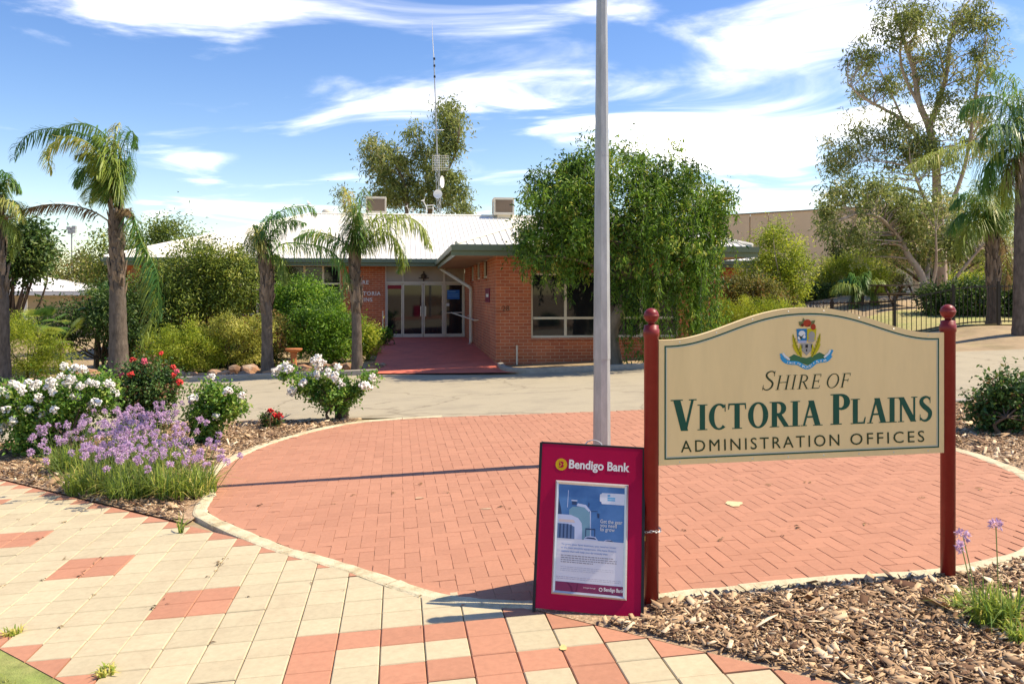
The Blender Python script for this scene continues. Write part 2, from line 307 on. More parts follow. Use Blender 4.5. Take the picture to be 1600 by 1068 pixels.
def block(w, d, h, bev):
    b = MB(); x, y = w / 2, d / 2
    vs = [(-x,-y,-h),(x,-y,-h),(x,y,-h),(-x,y,-h),(-x,-y,-bev),(x,-y,-bev),(x,y,-bev),(-x,y,-bev),(-x+bev,-y+bev,0),(x-bev,-y+bev,0),(x-bev,y-bev,0),(-x+bev,y-bev,0)]
    return b.add(vs, [(0,1,5,4),(1,2,6,5),(2,3,7,6),(3,0,4,7),(4,5,9,8),(5,6,10,9),(6,7,11,10),(7,4,8,11),(8,9,10,11)])
def area_px(x, y, w, d):
    if y < .8: return 0, False
    X = 800 + F * x / y; Yp = HV + F * (EYE - g(x, y)) / y
    return w * d * F * F * EYE / y ** 3, (-150 < X < 1750 and Yp < 1240)
def paving():
    # brick plaza, 90 degree herringbone
    base = sheet('brick_plaza', PLAZA2, m_sand, -.005, .5)
    u = .0945; items = []
    for i in range(-70, 100):
        for j in range(-90, 100):
            k = (i - j) % 4
            if k == 0: c = (i + 1, j + .5); r = 0
            elif k == 3: c = (i + .5, j + 1); r = 1
            else: continue
            x = .6 + u * (c[0] * UX.x + c[1] * VX.x); y = 7. + u * (c[0] * UX.y + c[1] * VX.y)
            if inside((x, y), PLAZA2) or inside((x + (.65 - x) * .05, y + (7.6 - y) * .05), PLAZA2):
                a, vis = area_px(x, y, .22, .11)
                items.append((a if vis else 0, x, y, r))
    def trim(Mx):
        cs = [Mx @ Vector((a * .0937, b * .04645, 0)) for a, b in ((-1, -1), (1, -1), (1, 1), (-1, 1))]; cs = [Vector((c.x, c.y)) for c in cs]
        if all(inside(c, EDGE) for c in cs): return None
        mid = sum(cs, Vector((0, 0))) / 4
        ed = sorted(((min((mid - EDGE[i]).length, (mid - EDGE[i - 1]).length), i) for i in range(len(EDGE))))[:3]
        for _, i in ed:
            a, b = EDGE[i - 1], EDGE[i]; d = (b - a).normalized(); nn = Vector((-d.y, d.x)); m_ = (a + b) / 2
            if not inside(m_ + nn * .01, EDGE): nn = -nn
            out = []
            for k in range(len(cs)):
                p, q = cs[k - 1], cs[k]; dp, dq = (p - a).dot(nn), (q - a).dot(nn)
                if (dp >= 0) != (dq >= 0): out.append(p.lerp(q, dp / (dp - dq)))
                if dq >= 0: out.append(q)
            cs = out
            if len(cs) < 3: return []
        return cs
    ctr = Vector((.65, 7.6)); EDGE = [p + (p - ctr).normalized() * .05 for p in PLAZA2]
    items.sort(key=lambda t: -t[0])
    me = block(.1874, .0929, .03, .0018).mesh('brick', m_brick); rest = MB(); bl = block(.1874, .0929, .03, .0018)
    for n, (a, x, y, r) in enumerate(items):
        q = random.Random(n); z = float(g(x, y)) + q.uniform(-.0015, .0015)
        Mx = Matrix.Translation((x, y, z)) @ TILT @ Matrix.Rotation(r * math.pi / 2 + q.uniform(-.012, .012), 4, 'Z') @ Matrix.Rotation(q.uniform(-.007, .007), 4, 'X') @ Matrix.Rotation(q.uniform(-.005, .005), 4, 'Y')
        cut = trim(Mx)
        if cut is not None:
            if len(cut) > 2:
                k = len(cut); b = MB(); b.add([(p.x, p.y, z) for p in cut] + [(p.x, p.y, z - .03) for p in cut], [tuple(range(k))] + [(i, k + i, k + (i + 1) % k, (i + 1) % k) for i in range(k)])
                if n < 300: b.build('brick', m_brick, base)
                else: rest.add(b.v, b.f)
            continue
        if n < 300:
            o = link(bpy.data.objects.new('brick', me)); o.parent = base; o.matrix_local = Mx
        else: rest.add([Mx @ Vector(p) for p in bl.v], bl.f)
    rest.build('brick_field', m_brick_i, base, kind='stuff')
    # square pavers of the footpath, cream with red figures
    xy = [tg(i, j) for i, j in ((-34, 30), (-30, 38), (28, -20), (16, -20))]
    path = sheet('paved_path', [tg(-22.5, 18.5), tg(-14.6, 22.6), tg(25, -17), tg(13, -17)], m_joint, -.014, .5)
    red = set()
    for a, b in ((0, 0), (4, -4), (-4, 4), (-8, 11), (-12, 15)): red |= {(a, b), (a + 1, b), (a, b + 1), (a + 1, b + 1)}
    red |= {(i, -7) for i in range(8, 13)} | {(8, -8), (8, -9), (8, -10), (12, -8), (12, -10), (14, -10), (14, -11), (12, -11)} | {(i, -9) for i in range(10, 15)} | {(10, -10), (10, -12), (11, -12)}
    mc = {k: block(TS - .004, TS - .004, .035, .0045).mesh('paver', m) for k, m in ((0, m_cream), (1, m_red))}
    def tri(v):
        b = MB(); b.add([(p[0], p[1], -.03) for p in v] + [(p[0], p[1], 0) for p in v], [(3, 4, 5), (0, 1, 4, 3), (1, 2, 5, 4), (2, 0, 3, 5)]); return b
    h = TS / 2 - .003
    tr = tri([(-h, -h), (h, -h), (-h, h)]).mesh('paver', m_red); tl = tri([(h, h), (-h, h), (h, -h)]).mesh('paver', m_red)
    its = []
    for i in range(-22, 24):
        for j in range(-16, 22):
            s = i + j
            if -4 <= s <= 6 or s in (7, -5):
                x, y = tg(i + .5, j + .5); a, vis = area_px(x, y, TS, TS)
                if vis: its.append((a, i, j, x, y))
    its.sort(key=lambda t: -t[0]); rest = MB(); bl = block(TS - .004, TS - .004, .03, .004)
    for n, (a, i, j, x, y) in enumerate(its):
        q = random.Random(n + 999); s = i + j
        Mx = Matrix.Translation((x, y, float(g(x, y)) + q.uniform(-.002, .002))) @ TILT @ Matrix.Rotation(q.uniform(-.006, .006), 4, 'Z') @ Matrix.Rotation(q.uniform(-.008, .008), 4, 'X')
        if s not in (7, -5) and n >= 290: rest.add([Mx @ Vector(p) for p in bl.v], bl.f); continue
        m = tr if s == 7 else tl if s == -5 else mc[1 if (i, j) in red else 0]
        o = link(bpy.data.objects.new('paver', m)); o.parent = path; o.matrix_local = Mx
    if rest.f: rest.build('paver_field', m_cream_i, path, kind='stuff')
    # flush concrete kerb round the plaza, cast in lengths
    kb = empty('kerb'); tag(kb, kind='structure')
    def kerb_run(pts, w, top, every):
        pts = [Vector((p.x, p.y)) for p in pts]; seg = []; acc = 0
        def put(seg):
            b = MB(); k = len(seg); vs = []
            for i, p in enumerate(seg):
                d = (seg[min(i + 1, k - 1)] - seg[max(i - 1, 0)]).normalized(); nn = Vector((-d.y, d.x)); jj = random.uniform(-.006, .006)
                for off, zz in ((w / 2 + .008, -.05), (w / 2 - .006 + jj, top - .005 + random.uniform(-.003, .003)), (w / 2 - .025, top), (-w / 2 + .025, top), (-w / 2 + .006, top - .006 + random.uniform(-.003, .003)), (-w / 2 - .008, -.05)):
                    q = p + nn * off; vs.append((q.x, q.y, float(g(q.x, q.y)) + zz))
            fs = [(i*6 + j, i*6 + j + 1, i*6 + j + 7, i*6 + j + 6) for i in range(k - 1) for j in range(5)] + [(0, 1, 2, 3, 4, 5), tuple((k-1)*6 + j for j in (5, 4, 3, 2, 1, 0))]
            b.add(vs, fs).build('kerb_length', m_kerb, kb)
        for p in pts:
            if seg: acc += (p - seg[-1]).length
            seg.append(p)
            if acc > every and len(seg) > 2: put(seg); q = seg[-1] + (seg[-1] - seg[-2]).normalized() * .008; seg = [q]; acc = 0
        if len(seg) > 1: put(seg)
    n = len(PLAZA); cut = 76
    kerb_run(spline([(-2.56, 6.98), (-2.46, 6.52), (-2.30, 6.25), (-1.60, 5.48), (-.99, 4.96), (-.38, 4.41), (.15, 4.255), (.79, 4.29), (1.64, 4.435), (2.34, 4.49), (3.0, 4.78), (3.56, 5.45), (4.02, 6.38), (4.14, 7.4), (3.92, 8.72), (3.4, 9.9)], 8), .12, .006, .95)
    kerb_run(spline([(-2.55, 6.95), (-2.84, 7.7), (-2.93, 8.6), (-2.73, 9.75), (-2.08, 10.84), (-.94, 11.1)], 8), .13, .010, .9)
paving()
DRIVE = [(-40, 9.6), (-6.5, 10.35), (-4.6, 11.75), (-2.1, 11.35), (-1.0, 11.12), (2.55, 10.93), (3.5, 10.55), (5.8, 10.6), (9, 11.3), (40, 12.5), (40, 20.5), (12.3, 19.9), (10.8, 20.0), (7, 19.6), (3.5, 18.95), (.35, 18.7), (-.42, 18.72), (-3.2, 20.1), (-8.6, 20.2), (-12.7, 20.5), (-40, 21)]
sheet('driveway', DRIVE, m_asph, -.012, .7)
sheet('mulch_bed', [(-40, 9.55), (-6.5, 10.3), (-4.6, 11.7), (-2.1, 11.33), (-2.1, 10.85), (-2.75, 9.8), (-2.95, 8.6), (-2.85, 7.7), (-2.55, 6.9), (-2.42, 6.28), tg(2.7, 5.6), tg(-22, 30.3), (-14, 9)], m_mulch, -.006, .4)
sheet('mulch_bed', [tg(12.4, -4.2), (.15, 4.25), (.8, 4.30), (1.62, 4.44), (2.35, 4.5), (3.0, 4.8), (3.55, 5.45), (4.0, 6.4), (4.12, 7.4), (3.9, 8.7), (3.35, 9.95), (3.6, 10.5), (5.8, 10.55), (9, 11.2), (14, 8), (9, 1), tg(25, -17), tg(22, -14)], m_mulch, -.006, .4)
sheet('lawn', [tg(-22, 18), tg(9, -13), tg(9, -30), (-12, -2), (-14, 4)], m_lawn, -.004, .5)
m_lawn2 = M('dry_lawn', (.38, .33, .14), var=.3, scale=14, bump=.6, bscale=120, col2=(.20, .27, .07), amt2=.8, scale2=.6)
sheet('lawn', [(9, 24.4), (30, 24.0), (30, 29), (14, 29.5), (9.5, 28)], m_lawn2, .0, .7)
sheet('garden_soil', [(-3.25, 20.25), (-8.6, 20.35), (-12.7, 20.65), (-17, 20.9), (-18, 34), (-6, 33), (-4.6, 33.2)], m_soil, -.012, .8)
def strip(name, pts, w, top, mat, kind='structure'):
    b = MB(); vs = []; pts = [Vector((p[0], p[1])) for p in pts]; k = len(pts)
    for i, p in enumerate(pts):
        d = (pts[min(i + 1, k - 1)] - pts[max(i - 1, 0)]).normalized(); nn = Vector((-d.y, d.x))
        for off, zz in ((w / 2, -.15), (w / 2, top - .015), (w / 2 - .02, top), (-w / 2 + .02, top), (-w / 2, top - .015), (-w / 2, -.15)):
            q = p + nn * off; vs.append((q.x, q.y, float(g(q.x, q.y)) + zz))
    b.add(vs, [(i*6 + j, i*6 + j + 1, i*6 + j + 7, i*6 + j + 6) for i in range(k - 1) for j in range(5)] + [(0, 1, 2, 3, 4, 5), tuple((k-1)*6 + j for j in (5, 4, 3, 2, 1, 0))])
    return tag(b.build(name, mat), kind=kind)
strip('kerb', spline([(-3.3, 20.2), (-5.5, 20.28), (-8.6, 20.3), (-12.7, 20.6), (-17, 20.8)], 4), .16, .11, m_conc)
strip('kerb', spline([(-.3, 20.9), (-.15, 19.6), (.25, 18.95), (.9, 18.85), (3.5, 19.08), (5.2, 19.4), (7, 19.8)], 5), .14, .10, m_conc)
strip('kerb', spline([(3.4, 10.62), (5.8, 10.68), (9, 11.36), (14, 11.7)], 4), .12, .02, m_conc)

def chips():                                # wood chips on the mulch beds
    def scatter(name, polyn, n, size, seed):
        r = np.random.default_rng(seed); P = [Vector((p[0], p[1])) for p in polyn]; b = []
        x0, x1 = min(p.x for p in P), max(p.x for p in P); y0, y1 = min(p.y for p in P), max(p.y for p in P)
        while len(b) < n:
            x, y = r.uniform(x0, x1), r.uniform(y0, y1)
            if inside((x, y), P) and not (x < .70 and 4.0 < y < 4.75): b.append((x, y))
        p = np.array(b); k = len(p); L = r.lognormal(0, .55, k) * size; Wd = L * r.uniform(.12, .5, k); a = r.uniform(0, 6.283, k); pt = r.normal(0, .32, k); rl = r.normal(0, .45, k)
        z = g(p[:, 0], p[:, 1]) + r.uniform(.002, .022, k)
        d = np.stack([np.cos(a) * np.cos(pt), np.sin(a) * np.cos(pt), np.sin(pt)], 1); s = np.stack([-np.sin(a) * np.cos(rl), np.cos(a) * np.cos(rl), np.sin(rl)], 1); up = np.cross(d, s)
        c = np.column_stack([p, z]); th = (size * .055)
        V = np.empty((k, 8, 3)); q = 0
        for h in (-1, 1):
            for sx, sy in ((-1, -.55), (1, -.9), (.85, .8), (-.9, 1)):
                V[:, q] = c + d * (L * .5 * sx)[:, None] + s * (Wd * .5 * sy)[:, None] + up * (h * th * .5); q += 1
        fl = np.array([(4,5,6,7),(0,1,5,4),(1,2,6,5),(2,3,7,6),(3,0,4,7)])
        fs = (np.arange(k)[:, None, None] * 8 + fl[None]).reshape(-1, 4)
        np_mesh(name, V.reshape(-1, 3), fs, m_chip, kind='stuff', tint=np.repeat(r.beta(1.1, 1.35, k), 5))
    scatter('wood_chips', [tg(12.6, -4.3), (.3, 4.17), (.8, 4.225), (1.62, 4.37), (2.38, 4.43), (3.1, 4.72), (3.9, 5.6), (4.4, 3.6), tg(20.5, -12.2)], 24000, .030, 3)
    scatter('wood_chips', [(3.65, 5.45), (4.25, 6.6), (4.2, 7.6), (3.95, 9), (3.6, 10.4), (6.5, 10.5), (6, 6.5)], 11000, .038, 4)
    scatter('wood_chips', [tg(2.3, 6), (-2.6, 6.6), (-2.9, 7.6), (-3.0, 8.8), (-2.5, 10.5), (-2.0, 11.1), (-4.6, 11.5), (-6.8, 10.1), tg(-17, 25.5)], 15000, .038, 5)
def np_mesh(name, V, Fq, mat, parent=None, kind=None, tint=None, smooth=False):
    me = bpy.data.meshes.new(name); nv, nf, k = len(V), len(Fq), Fq.shape[1]
    me.vertices.add(nv); me.vertices.foreach_set('co', np.ascontiguousarray(V, dtype=np.float32).ravel())
    me.loops.add(nf * k); me.loops.foreach_set('vertex_index', np.ascontiguousarray(Fq, dtype=np.int32).ravel())
    me.polygons.add(nf); me.polygons.foreach_set('loop_start', np.arange(nf, dtype=np.int32) * k)
    me.materials.append(mat)
    if smooth: me.polygons.foreach_set('use_smooth', np.ones(nf, dtype=bool))
    if tint is not None:
        at_ = me.attributes.new('tint', 'FLOAT', 'FACE'); at_.data.foreach_set('value', np.ascontiguousarray(tint, dtype=np.float32))
    me.update(calc_edges=True); me.validate()
    o = link(bpy.data.objects.new(name, me))
    if parent: o.parent = parent
    return tag(o, kind=kind)
m_chip = leafmat('wood_chip', (.11, .05, .025), (.58, .39, .22), (.78, .64, .44), trans=0, rough=.85)
_r = m_chip.node_tree.nodes
for n_ in _r:
    if n_.type == 'VALTORGB': n_.color_ramp.elements[1].position = .7
chips()

# ------------------------------------------------------------------ leaves, stems, trees
def unit(a): return a / (np.linalg.norm(a, axis=-1, keepdims=True) + 1e-9)
def leafcloud(name, P, D, L, Wd, mat, parent=None, tint=None, r=None, kind=None, fold=.25, face=None):
    """P base points, D directions, L lengths, Wd widths: one folded lozenge a leaf"""
    k = len(P); r = r or rng
    if face is None: face = np.array([0., 0., .6])
    up = unit(r.normal(size=(k, 3)) * .62 + face); sd_ = unit(np.cross(up, D)); nrm = unit(np.cross(D, sd_))
    V = np.empty((k, 4, 3)); L = np.asarray(L)[:, None] * np.ones((k, 1)); Wd = np.asarray(Wd)[:, None] * np.ones((k, 1))
    V[:, 0] = P; V[:, 1] = P + D * L * .45 + sd_ * Wd * .5 + nrm * Wd * fold; V[:, 2] = P + D * L - nrm * L * .12; V[:, 3] = P + D * L * .45 - sd_ * Wd * .5 + nrm * Wd * fold
    q = np.arange(k)[:, None] * 4
    Fq = np.concatenate([q + np.array([[0, 1, 2]]), q + np.array([[0, 2, 3]])], 0)
    t = np.clip(tint if tint is not None else r.random(k), 0, 1)
    return np_mesh(name, V.reshape(-1, 3), Fq, mat, parent, kind, np.concatenate([t, t]))
def clumps(blobs, n, shell=.5, r=None):
    """n clump centres spread through ellipsoids (x, y, z, rx, ry, rz)"""
    r = r or rng; w = np.array([b[3] * b[4] * b[5] for b in blobs]) ** .7; w /= w.sum()
    idx = r.choice(len(blobs), n, p=w); B = np.array([b[:6] for b in blobs])[idx]
    d = unit(r.normal(size=(n, 3))); rad = (shell + (1 - shell) * r.random(n) ** .6) * np.where(r.random(n) < .10, r.uniform(1.02, 1.22, n), 1)
    return B[:, :3] + B[:, 3:6] * d * rad[:, None] + r.normal(size=(n, 3)) * B[:, 3:6] * .10, d
def blobpx(px, py, rx, ry, Y, dy=0, depth=None):
    c = at(px, py, Y + dy); k = (Y + dy) / F; return (c.x, c.y, c.z, rx * k, (depth if depth else (rx + ry) / 2 * k), ry * k)
def foliage(name, cc, out, per, cr, L, Wd, mat, parent, droop=0, outw=.5, r=None, tl=.35, flat=1.0, kind=None):
    r = r or rng; n = len(cc); k = n * per
    cs = np.repeat(r.uniform(.65, 1.35, n), per)[:, None]; P = np.repeat(cc, per, 0) + r.normal(size=(k, 3)) * cr * cs * np.array([1, 1, flat]); O = np.repeat(out, per, 0)
    D = unit(unit(r.normal(size=(k, 3))) + outw * O + np.array([0, 0, -droop]))
    t = np.clip(np.repeat(r.normal(.5, .28, n), per) + r.normal(0, tl * .5, k), 0, 1)
    return leafcloud(name, P, D, L * r.uniform(.6, 1.25, k), Wd * r.uniform(.7, 1.2, k), mat, parent, t, r, kind, face=O * .55 + np.array([0, 0, .7]))
def branches(b, root, targets, r0, r1, seg=5, sag=.15, rr=None, n=5):
    rr = rr or random
    for t in targets:
        root_, t = Vector(root), Vector(t); d = t - root_; side = Vector((rr.uniform(-1, 1), rr.uniform(-1, 1), rr.uniform(-.3, 1))) * d.length * sag
        pts = [root_ + d * (i / seg) + side * math.sin(math.pi * i / seg) for i in range(seg + 1)]
        b.tube(pts, [r0 + (r1 - r0) * i / seg for i in range(seg + 1)], n, cap=False)

L_olive = leafmat('leaf_olive', (.045, .08, .014), (.24, .33, .05), (.42, .44, .10), trans=.32)
L_green = leafmat('leaf_green', (.03, .10, .012), (.20, .40, .04), (.36, .52, .08), trans=.36)
L_dark = leafmat('leaf_dark', (.018, .05, .012), (.08, .16, .03), (.16, .22, .05), trans=.28)
L_yel = leafmat('leaf_yellow_green', (.10, .17, .016), (.40, .50, .05), (.58, .60, .11), trans=.38)
L_gold = leafmat('leaf_golden', (.15, .18, .026), (.52, .54, .10), (.68, .64, .2), trans=.36)
L_gum = leafmat('leaf_gum', (.07, .105, .024), (.30, .37, .10), (.48, .46, .20), trans=.34)
L_weep = leafmat('leaf_weeping', (.020, .065, .008), (.17, .33, .036), (.46, .50, .10), trans=.34)
L_palm = leafmat('leaf_palm', (.03, .11, .03), (.15, .30, .06), (.46, .46, .14), trans=.28, rough=.4)
L_palmy = leafmat('leaf_palm_yellow', (.10, .19, .03), (.36, .42, .08), (.60, .50, .20), trans=.32)
L_dry = leafmat('leaf_dry', (.20, .13, .06), (.42, .31, .17), (.5, .4, .25), trans=.2)
L_brown = leafmat('leaf_brownish', (.06, .07, .016), (.24, .25, .05), (.34, .22, .07), trans=.32)
L_rose = leafmat('leaf_rose', (.03, .11, .018), (.20, .38, .05), (.36, .46, .1), trans=.32)
L_rosed = leafmat('leaf_rose_dark', (0.0282, 0.0832, 0.0256), (0.115, 0.218, 0.0448), (0.243, 0.128, 0.064), trans=.25)
L_blade = leafmat('leaf_blade', (.07, .16, .04), (.36, .46, .07), (.68, .60, .18), trans=.4)
L_lilac = leafmat('petal_lilac', (.46, .28, .46), (.70, .50, .68), (.80, .66, .78), trans=.3, rough=.6)
L_grass = leafmat('blade_lawn', (.17, .23, .04), (.36, .38, .09), (.5, .45, .2), trans=.3)

def tree(name, label, base, top, blobs, n, per, cr, L, Wd, mat, bark, r_trunk=.15, droop=.2, outw=.5, seed=1, group=None, cat='tree', limbs=14, shell=.5, stems=None, flat=1.0):
    """a thing > trunk, crown"""
    r = np.random.default_rng(seed); rr = random.Random(seed); base = Vector(base); root = empty(name, base, 0, label, cat, group)
    cc, out = clumps(blobs, n, shell, r)
    b = MB(); top = Vector(top)
    for st in (stems or [spline([base - Vector((0, 0, .05)), base.lerp(top, .5) + Vector((rr.uniform(-.1, .1), rr.uniform(-.1, .1), 0)), top], 4)]):
        k = len(st); b.tube([Vector(p) - base for p in st], [r_trunk * (1.15 - .65 * i / (k - 1)) for i in range(k)], 8)
    sel = r.choice(len(cc), min(limbs, len(cc)), replace=False)
    branches(b, top - base, [Vector(cc[i]) - base for i in sel], r_trunk * .42, r_trunk * .08, rr=rr)
    b.build('trunk', bark, root, True)
    foliage('crown', cc - np.array(base), out, per, cr, L, Wd, mat, root, droop, outw, r, flat=flat)
    return root

# ---- palms
def frond(parent, base, ctrl, Ln, mat, n=46, r0=.022, dense=1.0, wind=(0, 0, 0), droop=.45, seed=0, wd=.03, start=.12):
    rr = np.random.default_rng(seed); sp = spline([Vector(p) - base for p in ctrl], 6); k = len(sp)
    T = np.array([tuple(p) for p in sp]); seg = np.linalg.norm(np.diff(T, axis=0), axis=1); cum = np.concatenate([[0], np.cumsum(seg)]); tot = cum[-1]
    m = int(n * dense) * 2; t = np.clip(start + (1 - start) * (np.repeat(np.arange(m // 2), 2) + rr.uniform(-.3, .3, m)) / (m // 2), 0, 1) * tot
    P = np.stack([np.interp(t, cum, T[:, a]) for a in range(3)], 1); P2 = np.stack([np.interp(np.minimum(t + .02 * tot, tot), cum, T[:, a]) for a in range(3)], 1); P1 = np.stack([np.interp(np.maximum(t - .02 * tot, 0), cum, T[:, a]) for a in range(3)], 1)
    tang = unit(P2 - P1); side = unit(np.cross(tang, np.array([0.05, .1, 1.])) + 1e-4); side *= np.where(np.arange(m) % 2 == 0, 1, -1)[:, None]; upv = np.cross(tang, side) * np.where(np.arange(m) % 2 == 0, 1, -1)[:, None]
    fr = t / tot; prof = np.clip(np.sin(np.pi * np.clip(fr * .86 + .12, 0, 1)) ** .6, .25, 1)
    D = unit(side * 1.0 + tang * rr.uniform(.3, .9, m)[:, None] + upv * rr.normal(.1, .55, m)[:, None] + np.array([0, 0, -.22]) + np.array(wind))
    Lf = Ln * prof * rr.uniform(.8, 1.12, m); w = wd * rr.uniform(.8, 1.2, m)
    nr = unit(np.cross(D, np.array([.1, .2, 1.]))); 
    V = np.empty((m, 6, 3)); a = P; b_ = P + D * (Lf * .45)[:, None] + np.array([0, 0, -.06]) * Lf[:, None]; c = P + unit(D + np.array([0, 0, -droop]) + np.array(wind) * .5) * (Lf * .95)[:, None]
    V[:, 0] = a - nr * (w * .35)[:, None]; V[:, 1] = a + nr * (w * .35)[:, None]; V[:, 2] = b_ - nr * (w * .5)[:, None]; V[:, 3] = b_ + nr * (w * .5)[:, None]; V[:, 4] = c - nr * (w * .08)[:, None]; V[:, 5] = c + nr * (w * .08)[:, None]
    q = np.arange(m)[:, None] * 6; Fq = np.concatenate([q + np.array([[0, 1, 3, 2]]), q + np.array([[2, 3, 5, 4]])], 0)
    tt = np.clip(rr.normal(.5, .25) + rr.normal(0, .16, m), 0, 1)
    # the midrib as strips of the same object
    rb = MB(); rb.tube(sp, [r0 * (1 - .85 * i / (k - 1)) for i in range(k)], 4)
    rv = np.array(rb.v); rf = [f for f in rb.f if len(f) == 4]; 
    Vall = np.concatenate([V.reshape(-1, 3), rv]); Fall = np.concatenate([Fq, np.array(rf) + m * 6]); ta = np.concatenate([tt, tt, np.full(len(rf), .75)])
    return np_mesh('frond', Vall, Fall, mat, parent, None, ta)
def palm(label, trunk, fronds, r0, r1, seed=0, boots=True, Ln=.55, group='queen palms in the gardens', wind=(0, 0, 0), wd=.03):
    base = Vector(trunk[0]); r0 *= .9; r1 *= .88; root = empty('palm_tree', base, 0, label, 'palm tree', group); rr = random.Random(seed)
    sp = spline([Vector(p) - base for p in trunk], 10); k = len(sp); b = MB(); H = k - 1
    b.tube([sp[0] - Vector((0, 0, .1))] + sp, [r0 * 1.35] + [(r0 * (1.25 - .25 * min(1, i / (H * .18))) + (r1 - r0) * i / H) * (1 + (.035 if i % 2 else -.02)) for i in range(k)], 12)
    b.build('trunk', m_palmbark, root, True)
    if boots:                                # old leaf bases that still cling to the upper trunk
        bt = MB(); n0 = int(k * .38)
        for i in range(130):
            u = rr.random() ** .9; p = sp[min(H, int(n0 + (H - n0) * u))]; a = rr.uniform(0, 6.28); R = (r0 + (r1 - r0) * (.45 + .55 * u)) * rr.uniform(.86, .98); ln = rr.uniform(.25, .6)
            o = Vector((math.cos(a), math.sin(a), 0)); s = Vector((-o.y, o.x, 0)); w = rr.uniform(.04, .09)
            q0 = p + o * R * .9; q1 = p + o * (R + .03) + Vector((0, 0, ln * .55)); q2 = p + o * (R + rr.uniform(.02, .09)) + Vector((0, 0, ln))
            bt.add([q0 - s * w, q0 + s * w, q1 + s * w * .8, q1 - s * w * .8, q2 + s * w * .35, q2 - s * w * .35, q1 + o * .025, q2 + o * .02], [(0, 1, 2, 6, 3), (3, 6, 7, 5), (6, 2, 4, 7)])
        bt.build('leaf_bases', m_boot, root)
    for i, (c, mt, l) in enumerate(fronds):
        frond(root, base, c, Ln * l * 1.15, mt, seed=seed * 50 + i, wind=wind, wd=wd * .85, n=105 if seed in (1, 5, 6) else 84, droop=.85)
    return root
def fl(Y, pts, mat=None, l=1.0, dy=0.0, curve=0.0):
    """one frond traced as (px, py) with its run in depth"""
    n = len(pts); return ([at(p[0], p[1], Y + dy * i / (n - 1) + curve * (i / (n - 1)) ** 2) for i, p in enumerate(pts)], mat or L_palm, l)
def build_palms():
    Y = 21.6; wl = (-.45, -.05, 0)
    palm('tallest left palm with fronds blown to the left and a dry bare frond', [on(186, Y), at(184, 480, Y), at(183, 400, Y), at(180, 330, Y)], [
        fl(Y, [(180, 325), (176, 262), (150, 220), (100, 202), (55, 205), (27, 228), (22, 250)], L_palm, 1.0, .6), fl(Y, [(180, 325), (170, 268), (140, 225), (100, 214), (76, 235), (80, 270)], L_palmy, .9, -.5),
        fl(Y, [(180, 325), (180, 260), (172, 220), (140, 195), (105, 196), (75, 212)], L_palm, 1.0, 1.0), fl(Y, [(181, 325), (184, 262), (194, 222), (207, 205), (213, 230)], L_palm, .85, -.3),
        fl(Y, [(180, 325), (178, 268), (166, 225), (148, 212)], L_palmy, 1.0, -.7), fl(Y, [(180, 325), (182, 250), (180, 205), (186, 192)], L_palm, .8, .4), fl(Y, [(181, 325), (172, 290), (150, 262), (132, 262), (122, 290)], L_palm, .9, -.4),
        fl(Y, [(182, 325), (188, 280), (202, 250), (205, 285)], L_palm, .7, .6), fl(Y, [(179, 325), (160, 292), (146, 290), (138, 318)], L_palm, .8, .9), fl(Y, [(180, 320), (168, 262), (142, 240), (118, 244)], L_palmy, .9, .2), fl(Y, [(180, 325), (174, 275), (158, 245), (150, 275)], L_palmy, .9, -1.0),
        fl(Y, [(172, 347), (140, 328), (90, 319), (45, 325), (8, 340)], L_dry, .55, -.6), fl(Y, [(190, 337), (202, 332), (214, 362), (233, 402), (240, 470), (222, 540)], L_palmy, 1.0, -.7), fl(Y, [(190, 335), (206, 333), (222, 380), (246, 430), (246, 500)], L_palm, .9, -.9), fl(Y, [(188, 338), (198, 326), (208, 338)], L_dry, .4, -.3)], .27, .15, 1, Ln=.66, wind=wl, wd=.034)
    Y = 20.9
    palm('short palm in front of the left windows, third trunk from the left', [on(418, Y), at(417, 500, Y), at(417, 450, Y), at(414, 408, Y)], [
        fl(Y, [(414, 410), (407, 372), (418, 346), (447, 326), (484, 322), (494, 336)], L_palm, .85, .5), fl(Y, [(413, 410), (405, 378), (399, 356), (402, 388)], L_palm, .7, -.3), fl(Y, [(415, 408), (440, 382), (476, 381), (508, 388), (533, 408), (541, 436), (533, 464)], L_palm, .95, -.6),
        fl(Y, [(414, 410), (412, 372), (424, 342), (440, 335)], L_palm, .8, -.6), fl(Y, [(414, 410), (404, 382), (392, 368), (390, 395)], L_palm, .6, .6), fl(Y, [(414, 408), (430, 398), (442, 410), (446, 440)], L_palmy, .8, -.2), fl(Y, [(414, 410), (425, 366), (450, 345), (478, 348)], L_palm, .8, .8), fl(Y, [(414, 410), (410, 365), (396, 350)], L_palm, .6, .1)], .165, .13, 2, Ln=.55, wind=(.12, 0, 0))
    Y = 20.7
    palm('slender palm beside the entrance covering part of the wall lettering', [on(558, Y), at(557, 500, Y), at(554, 440, Y), at(556, 402, Y)], [
        fl(Y, [(556, 405), (555, 358), (549, 316), (537, 292)], L_palmy, 1.0, .4), fl(Y, [(556, 405), (560, 352), (566, 312), (572, 296)], L_palm, .95, -.4), fl(Y, [(557, 405), (576, 374), (602, 350), (632, 340), (656, 350), (674, 388)], L_palmy, 1.05, -.4),
        fl(Y, [(557, 405), (570, 382), (596, 362), (616, 372), (631, 402), (622, 424)], L_palmy, 1.0, .5), fl(Y, [(555, 405), (536, 379), (508, 365), (482, 363), (460, 372)], L_palm, .95, -.3), fl(Y, [(556, 405), (552, 350), (555, 318)], L_palm, .9, -.7), fl(Y, [(557, 405), (572, 360), (598, 338), (634, 336)], L_palmy, .9, .8), fl(Y, [(556, 402), (556, 348), (562, 330)], L_palmy, .9, .1)], .145, .11, 3, Ln=.55)
    Y = 21.3
